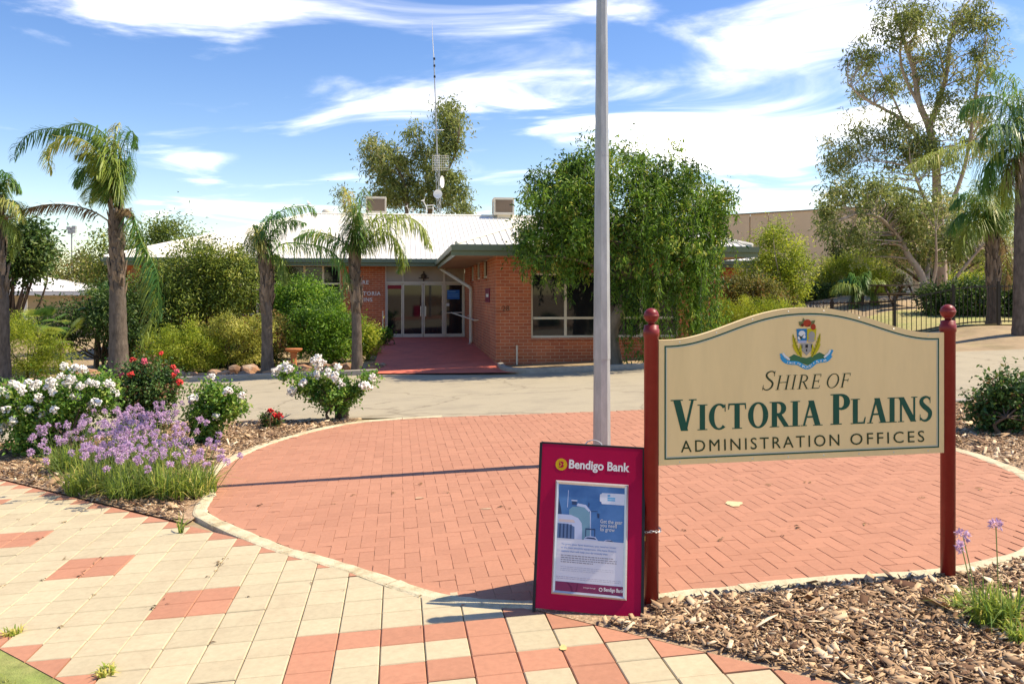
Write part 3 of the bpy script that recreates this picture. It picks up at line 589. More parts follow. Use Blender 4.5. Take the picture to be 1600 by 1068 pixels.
    palm('palm at the left picture edge, only part of it showing', [on(0, Y), at(0, 480, Y), at(-4, 400, Y), at(-6, 330, Y)], [fl(Y, [(-6, 330), (2, 292), (18, 278), (32, 300)], L_palm, .8, .3), fl(Y, [(-6, 330), (-4, 285), (8, 270), (16, 275)], L_palm, .8, -.3), fl(Y, [(-6, 332), (8, 315), (28, 318), (34, 345)], L_palm, .8, -.4),
        fl(Y, [(-6, 330), (-20, 300), (-50, 300), (-70, 330)], L_palm, 1.0, .2), fl(Y, [(-6, 330), (-30, 320), (-60, 350)], L_palmy, 1, -.4), fl(Y, [(-6, 330), (-8, 285), (-20, 262)], L_palm, 1, .5), fl(Y, [(-5, 335), (10, 340), (24, 365), (20, 400)], L_palmy, .7, -.3)], .26, .17, 4, Ln=.55)
    Y = 24.6
    palm('shaggy palm in front of the fence, left of the palm at the right edge', [on(1552, Y), at(1552, 460, Y), at(1551, 420, Y), at(1550, 372, Y)], [
        fl(Y, [(1550, 374), (1535, 325), (1508, 302), (1484, 325)], L_palm, 1.0, .4), fl(Y, [(1550, 374), (1556, 310), (1546, 262)], L_palm, 1.0, .5), fl(Y, [(1551, 374), (1570, 325), (1592, 318), (1604, 345)], L_palm, 1, -.4), fl(Y, [(1550, 374), (1526, 346), (1508, 366), (1500, 402)], L_palmy, 1.0, -.6),
        fl(Y, [(1550, 374), (1540, 318), (1522, 280)], L_palmy, 1, -.5), fl(Y, [(1550, 374), (1562, 330), (1580, 360)], L_palmy, .9, .6), fl(Y, [(1550, 374), (1530, 335), (1500, 335), (1482, 362)], L_palm, 1, .8), fl(Y, [(1550, 374), (1562, 300), (1580, 280)], L_palm, 1, .2), fl(Y, [(1551, 378), (1566, 372), (1574, 410), (1570, 450)], L_dry, .8, .2)], .20, .17, 5, Ln=.66)
    Y = 22.2
    palm('tall palm at the right picture edge on the dry bank', [on(1594, Y), at(1594, 430, Y), at(1595, 330, Y), at(1597, 245, Y)], [
        fl(Y, [(1597, 250), (1572, 222), (1512, 226), (1455, 240), (1418, 262)], L_palmy, .95, -.7), fl(Y, [(1597, 250), (1588, 190), (1560, 152), (1520, 158), (1498, 180)], L_palm, 1.1, .4), fl(Y, [(1597, 250), (1596, 180), (1580, 128), (1545, 106)], L_palm, 1, .7), fl(Y, [(1597, 250), (1570, 235), (1545, 255), (1535, 300)], L_palm, 1.1, .2),
        fl(Y, [(1598, 250), (1625, 190), (1665, 180), (1690, 230)], L_palm, 1, -.2), fl(Y, [(1598, 250), (1630, 230), (1660, 270)], L_palm, 1, .3), fl(Y, [(1597, 250), (1605, 170), (1620, 120)], L_palm, 1, -.4), fl(Y, [(1597, 250), (1583, 205), (1552, 195), (1536, 225)], L_palm, 1.1, -.6), fl(Y, [(1596, 255), (1580, 250), (1572, 285), (1576, 320)], L_palmy, .9, -.2), fl(Y, [(1597, 255), (1585, 245), (1582, 290)], L_dry, .7, -.4)], .19, .16, 6, Ln=.75, boots=False)
    Y = 31
    palm('small young palm behind the fence left of the gum trees', [on(1345, Y), at(1345, 478, Y), at(1345, 458, Y)], [
        fl(Y, [(1345, 460), (1330, 446), (1312, 444), (1298, 458)], L_palmy, .9, -.3), fl(Y, [(1345, 460), (1338, 436), (1328, 426)], L_palm, .9, .3), fl(Y, [(1345, 460), (1350, 432), (1358, 424)], L_palm, .9, .1), fl(Y, [(1345, 460), (1362, 440), (1382, 442), (1392, 458)], L_palmy, .9, -.2), fl(Y, [(1345, 460), (1340, 452), (1334, 470), (1338, 486)], L_palmy, .9, -.5), fl(Y, [(1345, 460), (1356, 450), (1366, 462), (1368, 480)], L_palmy, .9, -.4), fl(Y, [(1345, 460), (1332, 438), (1318, 438), (1308, 448)], L_palm, .9, .5)], .16, .12, 7, Ln=.5, boots=False)
build_palms()

# ---- the weeping tree by the front wall
def weeping():
    Y = 19.6; r = np.random.default_rng(11); rr = random.Random(11); base = on(962, 20.1); base.z += .0
    root = empty('weeping_tree', base, 0, 'dense weeping tree with a leaning grey trunk in front of the brick wing', 'tree'); bo = np.array(base)
    blobs = [blobpx(955, 320, 120, 85, Y, 0, 1.5), blobpx(880, 350, 70, 85, Y, 0, 1.3), blobpx(1060, 330, 75, 75, Y, 0, 1.3), blobpx(965, 265, 80, 40, Y, 0, 1.0), blobpx(895, 300, 55, 55, Y, 0, .9), blobpx(1010, 400, 110, 70, Y, -.2, 1.3), blobpx(850, 385, 45, 45, Y, -.1, 1.0), blobpx(1095, 310, 42, 38, Y, 0, .7), blobpx(900, 262, 22, 20, Y, .1, .4)]
    cc, out = clumps(blobs, 760, .5, r)
    n = len(cc); foliage('crown', (cc - bo)[:560], out[:560], 66, .135, .125, .042, L_weep, root, .55, .25, r)
    # hanging strings of leaves
    st, so = clumps(blobs, 620, .8, r); keep = st[:, 1] < Y + .9; st = st[keep]; so = so[keep]; P = []; D = []; T = []
    tw = MB()
    for s in st:
        px = 800 + F * s[0] / s[1]; ln = r.uniform(.35, 1.0)
        if px > 1000: ln *= 1.2
        if px > 1085: ln *= 1.35
        if px < 860: ln *= .75
        ln *= .35 if 915 < px < 1000 else .62 if px < 985 else 1.0
        k = int(ln * 42); z = np.sort(r.random(k)) * ln; sway = r.normal(0, .10, 2)
        q = np.stack([s[0] + sway[0] * (z / ln) + r.normal(0, .03, k), s[1] - abs(sway[1]) * (z / ln) + r.normal(0, .03, k), s[2] - z], 1)
        P.append(q); D.append(unit(r.normal(size=(k, 3)) * .55 + np.array([0, 0, -1.1]))); T.append(np.clip(np.full(k, r.normal(.52, .22)) + r.normal(0, .13, k), 0, 1))
        if r.random() < .35: tw.tube([Vector(s - bo), Vector((s[0] + sway[0] * .5, s[1], s[2] - ln * .5)) - base, Vector((s[0] + sway[0], s[1] - abs(sway[1]), s[2] - ln)) - base], .004, 3, False)
    # a long curtain on the right side that reaches almost to the ground
    for px, py0, py1, dy, cnt in ((1010, 430, 565, -.2, 22), (1004, 470, 590, .1, 10), (1085, 400, 560, .1, 22), (1110, 380, 520, 0, 16), (1120, 470, 540, .1, 10), (1095, 480, 575, .2, 16)):
        for _ in range(cnt):
            a = at(px + r.normal(0, 14), py0 + r.normal(0, 14), Y + dy + r.normal(0, .25)); ln = (py1 - py0) / F * Y * r.uniform(.6, 1.05); k = int(ln * 46); z = np.sort(r.random(k)) * ln
            q = np.stack([a.x + r.normal(0, .035, k) + r.normal(0, .1) * z / ln, a.y + r.normal(0, .035, k), a.z - z], 1)
            P.append(q); D.append(unit(r.normal(size=(k, 3)) * .55 + np.array([0, 0, -1.1]))); T.append(np.clip(np.full(k, r.normal(.5, .22)) + r.normal(0, .13, k), 0, 1))
    P = np.concatenate(P); k = len(P)
    leafcloud('hanging_foliage', P - bo, np.concatenate(D), .125 * r.uniform(.6, 1.25, k), .034 * r.uniform(.7, 1.2, k), L_weep, root, np.concatenate(T), r)
    tw.build('twigs', m_bark, root, kind='stuff')
    b = MB(); tr = spline([base - Vector((0, 0, .1)), at(955, 520, 20.1), at(972, 478, 20.0), at(985, 440, 19.9), at(975, 400, 19.8), at(960, 350, 19.7)], 6)
    b.tube([p - base for p in tr], [.20 - .11 * i / (len(tr) - 1) for i in range(len(tr))], 9)
    t2 = spline([at(960, 505, 20.1), at(948, 470, 20.1), at(950, 440, 20.0), at(925, 390, 19.8), at(890, 350, 19.7)], 6); b.tube([p - base for p in t2], [.12 - .07 * i / (len(t2) - 1) for i in range(len(t2))], 8)
    branches(b, tr[18] - base, [Vector(cc[i]) - base for i in range(0, 760, 20)], .055, .008, rr=rr); branches(b, t2[18] - base, [Vector(cc[i]) - base for i in range(7, 760, 40)], .045, .008, rr=rr)
    b.build('trunk', m_bark, root, True)
weeping()

# ---- gums
def gum(name, label, Y, stems, leafs, r0, per, cr, L, Wd, n_ext, seed, mat=L_gum, bark=m_gum, depth=1.0, group=None, base=None):
    """stems: traced (px, py) limbs; leafs: (px, py, rx, ry, clumps) foliage masses the limbs reach"""
    r = np.random.default_rng(seed); rr = random.Random(seed); base = base or on(stems[0][0][0], Y); root = empty(name, base, 0, label, 'tree', group); b = MB(); nodes = []
    for si, (st) in enumerate(stems):
        pts, rs = st[:-1], st[-1]; dy = 0 if si == 0 else rr.uniform(-depth, depth)
        c = [at(p[0], p[1], Y + dy * i / max(1, len(pts) - 1)) for i, p in enumerate(pts)]
        if si == 0: c[0] = base - Vector((0, 0, .1))
        sp = spline(c, 5); k = len(sp); b.tube([p - base for p in sp], [r0 * rs * (1 - .72 * i / (k - 1)) for i in range(k)], 7); nodes += [(p, r0 * rs * (1 - .72 * i / (k - 1))) for i, p in enumerate(sp)]
    bl = [blobpx(p[0], p[1], p[2], p[3], Y, rr.uniform(-depth, depth) * .6) for p in leafs]; C = []; O = []
    for q, p in zip(bl, leafs):
        c, o = clumps([q], max(5, int(p[4] * .30)), .1, r); C.append(c); O.append(o)
    cc = np.concatenate(C); oo = np.concatenate(O)
    NP = np.array([tuple(p[0]) for p in nodes])
    for i in range(0, len(cc), n_ext):
        d = np.linalg.norm(NP - cc[i], axis=1) + np.where(NP[:, 2] > cc[i][2], 1.0, 0); j = int(np.argmin(d)); rad = min(nodes[j][1] * .5, .05)
        branches(b, nodes[j][0] - base, [Vector(cc[i]) - base], rad, .006, seg=4, sag=.18, rr=rr, n=4)
    b.build('trunk', bark, root, True)
    foliage('crown', cc - np.array(base), oo, per, cr, L, Wd, mat, root, .75, .2, r)
    return root
def build_gums():
    Y = 37
    gum('gum_tree', 'tallest gum tree with open crown and pinkish bare limbs at right', Y, [
        [(1472, 450), (1470, 380), (1464, 310), (1462, 255), (1452, 200), (1436, 160), (1428, 110), (1415, 70), (1400, 20), 1.0], [(1470, 400), (1458, 340), (1440, 300), (1425, 262), .55], [(1452, 200), (1478, 120), (1485, 60), (1500, 20), (1520, -5), .5], [(1425, 262), (1400, 230), (1360, 250), .25],
        [(1436, 165), (1410, 110), (1408, 60), (1420, 25), .3], [(1462, 250), (1412, 190), (1380, 170), (1345, 150), (1325, 130), .42], [(1412, 190), (1385, 130), (1370, 100), .25], [(1478, 130), (1470, 90), (1460, 50), .3], [(1478, 340), (1510, 250), (1530, 110), (1540, 70), .45], [(1474, 360), (1500, 330), (1520, 300), .3]],
        [(1400, 30, 38, 45, 70), (1440, 40, 40, 40, 60), (1500, 30, 45, 40, 75), (1540, 70, 28, 40, 45), (1350, 85, 32, 30, 40), (1345, 120, 25, 30, 25), (1375, 145, 30, 35, 40), (1480, 100, 40, 40, 50), (1530, 110, 30, 35, 40), (1420, 110, 35, 40, 40), (1345, 200, 40, 35, 30), (1320, 240, 35, 35, 50), (1390, 215, 40, 35, 55), (1440, 210, 35, 40, 45), (1490, 180, 45, 40, 55), (1410, 250, 40, 28, 50), (1480, 235, 45, 35, 60), (1530, 190, 40, 50, 60), (1325, 262, 30, 28, 35), (1300, 300, 25, 22, 22)],
        .24, 62, .24, .25, .06, 1, 21, depth=2.5)
    Y = 33
    gum('gum_tree', 'pale many-stemmed gum tree with low leaning trunks behind the fence', Y, [
        [(1446, 474), (1440, 430), (1420, 400), (1405, 372), (1385, 350), (1365, 335), .9], [(1446, 470), (1450, 420), (1452, 380), (1440, 340), .6], [(1450, 470), (1462, 420), (1462, 360), .5], [(1405, 372), (1375, 340), (1340, 335), (1310, 345), .35], [(1446, 460), (1432, 400), (1420, 340), (1418, 300), .5], [(1480, 450), (1505, 420), (1530, 390), (1545, 375), .45]],
        [(1340, 310, 45, 30, 60), (1300, 335, 24, 20, 30), (1310, 365, 22, 26, 30), (1390, 310, 50, 35, 85), (1440, 320, 50, 40, 85), (1395, 365, 45, 25, 55), (1350, 375, 30, 25, 30), (1450, 370, 45, 30, 50), (1500, 330, 40, 40, 60), (1530, 370, 40, 40, 60), (1500, 390, 40, 25, 40), (1420, 400, 30, 18, 20)],
        .19, 72, .23, .23, .058, 1, 22, depth=1.8)
    Y = 58
    gum('gum_tree', 'gum tree rising behind the white roof ridge by the mast', Y, [
        [(640, 420), (636, 330), (632, 290), (620, 260), (610, 240), .8], [(668, 400), (672, 330), (690, 270), (700, 210), (706, 170), .9], [(672, 330), (668, 280), (660, 240), (648, 205), .6], [(632, 300), (600, 260), (585, 225), .5], [(690, 280), (712, 240), (718, 200), .5]],
        [(592, 250, 26, 34, 60), (585, 235, 18, 20, 25), (620, 280, 35, 40, 110), (615, 245, 22, 22, 35), (648, 205, 14, 14, 18), (652, 240, 20, 22, 32), (700, 185, 22, 24, 50), (705, 168, 20, 12, 25), (695, 225, 22, 28, 55), (712, 210, 14, 30, 35), (680, 250, 24, 28, 50), (690, 290, 38, 32, 110), (650, 300, 30, 30, 80), (600, 310, 28, 22, 60), (715, 310, 20, 22, 45), (725, 325, 12, 10, 16)],
        .24, 66, .34, .34, .095, 2, 23, depth=3.5, bark=m_bark, base=on(640, 58))
    gum('gum_tree', 'small gum crown half hidden above the left end of the roof cooler', 52, [[(540, 420), (540, 340), (535, 312), .5]], [(535, 308, 14, 14, 24), (548, 322, 12, 12, 14)], .18, 30, .3, .3, .07, 4, 24, bark=m_bark, depth=1, base=on(540, 52))
build_gums()

# ---- other trees and shrubs
def bush(name, label, Y, bl, n, per, cr, L, Wd, mat, seed, droop=0., outw=.7, bark=m_bark_d, shell=.55, cat='shrub', group=None, rt=.05, basepx=None, flat=1.0, limbs=22):
    blobs = [blobpx(*b[:4], Y, *(b[4:] if len(b) > 4 else ())) for b in bl]
    bp = basepx if basepx else sum(b[0] for b in bl) / len(bl); base = on(bp, Y); top = base.copy(); top.z = base.z + .25
    return tree(name, label, base, top, blobs, int(n * .55), int(per * 1.55), cr * 1.12, L, Wd, mat, bark, rt, droop, outw, seed, group, cat, limbs, shell, flat=flat)
def build_bushes():
    # left, far to near
    bush('broadleaf_tree', 'dark green broadleaf tree behind the palm at the left edge', 36, [(20, 390, 45, 40), (40, 370, 30, 25), (5, 405, 40, 26), (60, 400, 18, 16), (45, 418, 20, 12)], 220, 46, .26, .22, .11, L_dark, 31, .2, cat='tree', rt=.18, basepx=10)
    bush('bush_tree', 'brownish olive tree mass beyond the white house roof', 52, [(110, 420, 50, 32), (160, 430, 50, 30), (70, 430, 35, 28), (205, 425, 40, 30)], 260, 46, .34, .22, .08, L_brown, 32, .2, cat='tree', rt=.2)
    bush('bush_tree', 'green bushy tree right behind the tallest left palm', 33, [(165, 405, 34, 40), (225, 385, 45, 32), (255, 362, 26, 16), (270, 400, 45, 40), (205, 430, 50, 40)], 300, 46, .26, .17, .06, L_olive, 33, .1, cat='tree', rt=.15)
    bush('garden_shrub', 'largest olive green shrub hiding the left end of the office', 27, [(330, 430, 72, 52), (285, 445, 65, 55), (370, 450, 40, 45), (300, 500, 75, 50), (355, 410, 40, 30), (240, 470, 40, 45)], 620, 50, .18, .13, .05, L_olive, 34, .1, rt=.09)
    bush('garden_shrub', 'dark overhanging shrub forming a shady hollow behind the tallest palm', 25.5, [(140, 492, 55, 20), (185, 495, 40, 50), (90, 512, 40, 28), (225, 520, 40, 45)], 320, 46, .18, .13, .05, L_dark, 35, .4, rt=.07)
    bush('garden_shrub', 'low fine-leaved shrub at the left edge behind the palm foot', 22.8, [(35, 545, 42, 40), (80, 560, 30, 28), (10, 520, 25, 30)], 260, 60, .11, .10, .016, L_yel, 36, -.3, outw=.9)
    bush('garden_shrub', 'rounded bright green shrub right of the tallest palm foot', 22.9, [(285, 545, 48, 30), (255, 545, 30, 28), (315, 550, 35, 28), (285, 525, 30, 20)], 340, 60, .09, .075, .022, L_yel, 37, -.2, outw=.9)
    bush('garden_shrub', 'golden yellow layered shrub left of the short palm', 23.2, [(360, 512, 45, 18), (385, 520, 40, 18), (345, 535, 25, 14), (395, 545, 30, 22), (405, 500, 20, 14)], 200, 50, .11, .08, .03, L_gold, 38, 0, basepx=356, flat=.6)
    bush('garden_shrub', 'red-brown leaved shrub just right of the short palm', 24.2, [(435, 530, 24, 26), (400, 560, 24, 18), (425, 505, 16, 14)], 130, 46, .11, .08, .035, L_brown, 39)
    bush('garden_shrub', 'fresh green shrub below the left office windows', 27, [(470, 460, 44, 26), (440, 470, 32, 26), (500, 475, 32, 22), (470, 485, 45, 25)], 360, 52, .12, .10, .042, L_green, 40, -.1)
    bush('garden_shrub', 'tall green shrub between the short palm and the slender palm', 24.4, [(505, 505, 36, 36), (480, 520, 30, 34), (530, 520, 26, 36), (505, 540, 40, 26)], 380, 54, .11, .095, .04, L_green, 41, -.1)
    bush('garden_shrub', 'loose pale shrub behind the slender palm against the brick pier', 25, [(572, 522, 13, 18), (575, 540, 15, 16)], 80, 36, .12, .11, .035, L_yel, 42, -.2)
    bush('garden_shrub', 'dark spreading shrub behind the golden shrub', 24.6, [(330, 545, 60, 28), (385, 560, 50, 20)], 200, 46, .13, .11, .045, L_dark, 53)
    # right
    bush('yellow_green_tree', 'airy yellow green tree in front of the tan warehouse wall', 30, [(1210, 395, 42, 34), (1195, 430, 45, 36), (1240, 420, 26, 26), (1205, 370, 26, 18), (1225, 450, 34, 26)], 330, 50, .15, .13, .038, L_yel, 43, .1, cat='tree', bark=m_gum, rt=.1, basepx=1240, shell=.3)
    bush('garden_shrub', 'brownish green shrub under the small gable', 27, [(1165, 465, 32, 26), (1200, 465, 25, 22), (1145, 460, 20, 22)], 200, 46, .13, .11, .04, L_brown, 44)
    bush('garden_shrub', 'low bright green spreading shrub behind the left side of the sign', 22.5, [(1175, 492, 60, 22), (1130, 500, 45, 24), (1215, 490, 40, 18), (1160, 520, 60, 26), (1095, 525, 40, 26)], 460, 66, .08, .085, .016, L_yel, 45, -.5, outw=.9)
    bush('garden_shrub', 'dark clipped shrub between the yellow tree and the round bush', 34, [(1270, 462, 26, 12), (1290, 458, 18, 10)], 120, 46, .12, .11, .05, L_dark, 46)
    bush('garden_shrub', 'round yellow green bush at the foot of the warehouse wall', 38, [(1335, 428, 55, 32), (1310, 440, 36, 26), (1365, 432, 32, 28), (1320, 415, 30, 18)], 420, 54, .17, .15, .035, L_yel, 47, -.1)
    bush('hedge', 'long dark hedge behind the right part of the fence', 28.5, [(1470, 465, 28, 17), (1510, 462, 34, 20), (1550, 465, 34, 20), (1595, 468, 34, 20), (1630, 468, 34, 20), (1490, 480, 45, 12), (1560, 484, 45, 12)], 480, 50, .13, .13, .055, L_dark, 48, cat='hedge')
    bush('garden_shrub', 'light green shrub above the right hand hedge', 38, [(1540, 440, 40, 14), (1590, 425, 30, 24), (1500, 442, 26, 12)], 220, 50, .18, .14, .04, L_yel, 49)
    bush('bush_tree', 'dark tree crown behind the gum trunks at right', 46, [(1420, 380, 60, 36), (1360, 370, 40, 30), (1500, 385, 50, 40), (1570, 380, 45, 45), (1450, 350, 40, 26)], 150, 50, .40, .26, .08, L_olive, 50, .3, cat='tree', rt=.2, shell=.2)
    bush('garden_shrub', 'small dark hanging shrub before the gum trunks', 33.5, [(1407, 445, 9, 14)], 26, 36, .1, .1, .04, L_brown, 51, .4)
    bush('planter_shrub', 'leafy green plants in the brick planter beside the doors', 27.8, [(585, 527, 15, 9), (597, 524, 12, 8), (572, 526, 10, 8)], 90, 44, .08, .1, .04, L_green, 52, -.2)
build_bushes()

# ------------------------------------------------------------------ the brick office
BT = math.radians(7.5); BO = Vector((-.42, 21.5, 0)); FLOOR = -.07
BM = Matrix.Translation(BO) @ Matrix.Rotation(BT, 4, 'Z')
def text_mesh(body, size, extrude=.002, spacing=1.0, offset=0.0, shear=0.0, align='LEFT'):
    c = bpy.data.curves.new('lettering', 'FONT'); c.body = body; c.size = size; c.extrude = extrude; c.space_character = spacing; c.offset = offset; c.shear = shear; c.align_x = align; c.resolution_u = 3
    o = bpy.data.objects.new('lettering', c); COL.objects.link(o); bpy.context.view_layer.update()
    me = bpy.data.meshes.new_from_object(o.evaluated_get(bpy.context.evaluated_depsgraph_get())); COL.objects.unlink(o); bpy.data.objects.remove(o); bpy.data.curves.remove(c)
    return me
def text_obj(name, body, size, mat, parent, loc, rot=(math.pi / 2, 0, 0), width=None, **k):
    me = text_mesh(body, size, **k); me.name = name; me.materials.clear(); me.materials.append(mat)
    if width:
        xs = [v.co.x for v in me.vertices]; s = width / (max(xs) - min(xs)); x0 = min(xs)
        for v in me.vertices: v.co.x = (v.co.x - x0) * s
    o = link(bpy.data.objects.new(name, me)); o.parent = parent; o.location = loc; o.rotation_euler = rot; return o

def office():
    R = empty('shire_office', BO, BT, 'long red brick office with white ribbed roof and green gutters', 'building')
    def part(name, mat, boxes, parent=R, **k):
        b = MB()
        for q in boxes: b.box(*q)
        return b.build(name, mat, parent, **k)
    # walls
    part('wall', m_bwall, [(0, 6.1, 0, .25, -.5, .46), (0, .93, 0, .25, .46, 2.62), (4.96, 6.1, 0, .25, .46, 2.62), (.93, 4.96, 0, .25, 2.17, 2.62)], label='front brick wall of the projecting wing')
    sl = [(2.3, 3.9), (4.6, 6.1), (6.9, 8.4)]; bx = [(0, .25, .25, 11, -.5, 2.06), (0, .25, .25, 2.3, 2.06, 2.62)]
    for (a, b), (c, d) in zip(sl, sl[1:] + [(11, 0)]): bx += [(0, .25, b, c, 2.06, 2.62)]
    part('wall', m_bwall, bx, label='brick side wall beside the entrance')
    part('wall', m_bwall, [(5.85, 6.1, .25, 11, -.5, 2.62)])
    part('wall', m_bwall, [(-4.78, -3.09, 11, 11.25, -.9, 2.74)], label='brick pier with white lettering')
    part('wall', m_bwall, [(-12.6, -4.78, 11, 11.25, -1, .82), (-12.6, -11.5, 11, 11.25, .82, 2.74), (6.1, 11.4, 11, 11.25, -.5, 2.74), (-12.6, -12.35, 11.25, 23, -1, 2.74), (11.15, 11.4, 11.25, 23, -.5, 2.74), (-12.35, 11.15, 22.75, 23, -1, 2.74)])
    for (a, b) in sl:
        wn = part('window', m_frame, [(.07, .12, a, a + .09, 2.1, 2.6), (.07, .12, b - .09, b, 2.1, 2.6), (.07, .12, a + .09, b - .09, 2.1, 2.15), (.02, .07, a, a + .05, 2.06, 2.6)])
        part('pane', m_glass, [(.14, .15, a, b, 2.06, 2.62)], wn)
        s = MB(); s.prism([(-.03, 2.0), (.14, 2.0), (.14, 2.13), (-.03, 2.05)], lambda x, z, a=a: (x, a, z), lambda x, z, b=b: (x, b, z)); s.build('sill', m_bwall, wn)
    # wing front window, four lights over low panes
    us = [.96, 1.86, 2.90, 3.92, 4.93]; w = MB()
    w.box(.93, 4.96, .08, .15, .46, .52); w.box(.93, 4.96, .08, .15, 2.11, 2.17)
    for k, u in enumerate(us):
        ww = .035 if 0 < k < 4 else .025; w.box(u - ww, u + ww, .08, .15, .52, 2.11)
    wf = w.build('window', m_frame, R, label='wide front window behind the weeping tree')
    for a, b in zip(us, us[1:]):
        part('transom_bar', m_frame, [(a + .035, b - .035, .085, .145, .95, 1.01)], wf)
        part('pane', m_glass, [(a + .035, b - .035, .11, .12, 1.01, 2.11)], wf); part('pane', m_glass, [(a + .035, b - .035, .11, .12, .52, .95)], wf)
    part('blind', M('blind_tan', (.30, .27, .22), var=.1, scale=6), [(2.95, 4.9, .13, .135, 1.6, 2.1)], wf)
    s = MB(); s.prism([(-.05, .38), (.16, .38), (.16, .46), (-.05, .40)], lambda y, z: (.93, y, z), lambda y, z: (4.96, y, z)); s.build('sill', m_bwall, R)
    # left wing window band
    ul = [-11.5, -10.6, -9.7, -8.8, -7.9, -7.0, -6.15, -5.45, -4.78]
    w = MB(); w.box(-11.5, -4.78, 11.08, 11.16, .82, .89); w.box(-11.5, -4.78, 11.08, 11.16, 2.68, 2.74)
    for u in ul: w.box(u - .04, u + .04, 11.08, 11.16, .89, 2.68)
    wl = w.build('window', m_frame, R, label='band of dark windows left of the entrance')
    for a, b in zip(ul, ul[1:]):
        part('transom_bar', m_frame, [(a + .04, b - .04, 11.085, 11.155, 1.98, 2.05)], wl); part('pane', m_glass, [(a + .04, b - .04, 11.11, 11.12, 2.05, 2.68)], wl); part('pane', m_glass, [(a + .04, b - .04, 11.11, 11.12, .89, 1.98)], wl)
    # entrance
    ue = [-3.06, -2.40, -1.60, -.80, .0]
    part('transom_panel', m_beige, [(-3.06, -2.42, 11.10, 11.14, 2.12, 2.74)]); part('transom_panel', m_beige, [(-2.38, -.84, 11.10, 11.14, 2.12, 2.74)]); part('transom_panel', m_beige, [(-.76, -.03, 11.10, 11.14, 2.12, 2.74)])
    ef = part('entrance_frame', m_frame, [(-3.09, -3.04, 11.05, 11.16, FLOOR, 2.74), (-2.42, -2.38, 11.05, 11.16, 2.11, 2.74), (-.84, -.76, 11.05, 11.16, FLOOR, 2.74), (-.05, .0, 11.05, 11.16, FLOOR, 2.74), (-3.04, -.84, 11.05, 11.16, 2.03, 2.11), (-.76, -.05, 11.05, 11.16, 2.03, 2.11)])
    for i, (a, b, nm) in enumerate(((-3.04, -2.42, 'side_light'), (-2.41, -1.63, 'sliding_door'), (-1.61, -.84, 'sliding_door'), (-.76, -.05, 'side_light'))):
        d = 11.03 if nm == 'sliding_door' else 11.09; f = .05
        q = part(nm, m_frame if i != 3 else m_frame, [(a, a + f, d, d + .04, FLOOR + .01, 2.02), (b - f, b, d, d + .04, FLOOR + .01, 2.02), (a + f, b - f, d, d + .04, FLOOR + .01, FLOOR + .14), (a + f, b - f, d, d + .04, 1.97, 2.02)])
        part('pane', m_glass, [(a + f, b - f, d + .015, d + .025, FLOOR + .14, 1.97)], q)
        if nm == 'sliding_door': part('handle', m_alu, [(b - .1 if i == 1 else a + .07, b - .07 if i == 1 else a + .1, d - .03, d - .005, .75, 1.15)], q)
    part('notice', flat('blue_notice', (.02, .16, .52)), [(-.68, -.20, 11.08, 11.086, 1.42, 1.78)]); part('notice', flat('pale_blue_print', (.15, .38, .68)), [(-.65, -.35, 11.075, 11.079, 1.70, 1.73), (-.65, -.25, 11.075, 11.079, 1.60, 1.625), (-.65, -.23, 11.075, 11.079, 1.52, 1.545)], label='pale lines of print on the blue notice')
    part('notice', m_white, [(-.72, -.60, 11.08, 11.086, 1.15, 1.26)]); part('notice', flat('red_strip', (.28, .02, .03)), [(-3.0, -2.46, 11.08, 11.086, 1.82, 1.96)], label='red strip at the top of the left side light')
    cr = MB(); cr.lathe([(.0, 0), (.10, .02), (.12, .12), (.05, .2), (.0, .22)], (-1.60, 11.07, 2.22), 8); cr.box(-1.80, -1.40, 11.05, 11.09, 2.22, 2.26); cr.box(-1.63, -1.57, 11.04, 11.08, 2.13, 2.5); cr.build('crest_emblem', M('bronze', (.09, .06, .04), rough=.5), R)
    # floor slab behind the glass line and red approach
    b = MB(); pl = [(-3.15, -1.05), (-.2, -2.45), (.32, -2.62), (.02, -1.2), (0, 0), (0, 11.05), (-3.15, 11.05)]
    def rz(u, w_): p = BM @ Vector((u, w_, 0)); t = max(0, min(1, (w_ + 1.5) / 9)); return float(g(p.x, p.y)) * (1 - t) + FLOOR * t + .012
    n_ = 14; vs = []
    for i in range(n_ + 1):
        w_ = -2.6 + (11.05 + 2.6) * i / n_
        for u in (-3.15, -2.1, -1.05, 0 if w_ > -.1 else .02 + max(0, (-w_ - .1)) * .11):
            if i == 0: w2 = -1.05 - (u + 3.15) * .47
            elif w_ < -1.0: w2 = max(w_, -1.05 - (u + 3.15) * .47 + .05 * i)
            else: w2 = w_
            vs.append((u, w2, rz(u, w2)))
    b.add(vs, [(i * 4 + j, i * 4 + j + 1, i * 4 + j + 5, i * 4 + j + 4) for i in range(n_) for j in range(3)])
    o = b.build('entrance_path', m_ramp); o.matrix_world = BM; tag(o, kind='structure')
    # roof
    rf = empty('roof'); rf.parent = R; SL = .345
    def plane(name, o, e, up, a1, depth, z0, left=True, right=True):
        """hip plane: eave from o along e, climbing along up"""
        o, e, up = Vector(o), Vector(e), Vector(up); lim = lambda a: min(depth, a if left else 9e9, a1 - a if right else 9e9)
        def P(a, b_, h=0): q = o + e * a + up * b_; return Vector((q.x, q.y, z0 + b_ * SL + h))
        aa = [0, min(depth, a1 / 2)] + ([a1 - depth] if a1 > 2 * depth else []) + [a1]
        if not left: aa = [0, a1 - depth, a1]
        if not right: aa = [0, depth, a1]
        bot = [P(0, 0), P(a1, 0)]; top = [P(a, lim(a)) for a in reversed(aa) if lim(a) > .01]
        b = MB(); vs = bot + top; m = len(vs); b.add(vs + [v - Vector((0, 0, .03)) for v in vs], [tuple(range(m)), tuple(range(2 * m - 1, m - 1, -1))] + [(i, (i + 1) % m, m + (i + 1) % m, m + i)[::-1] for i in range(m)])
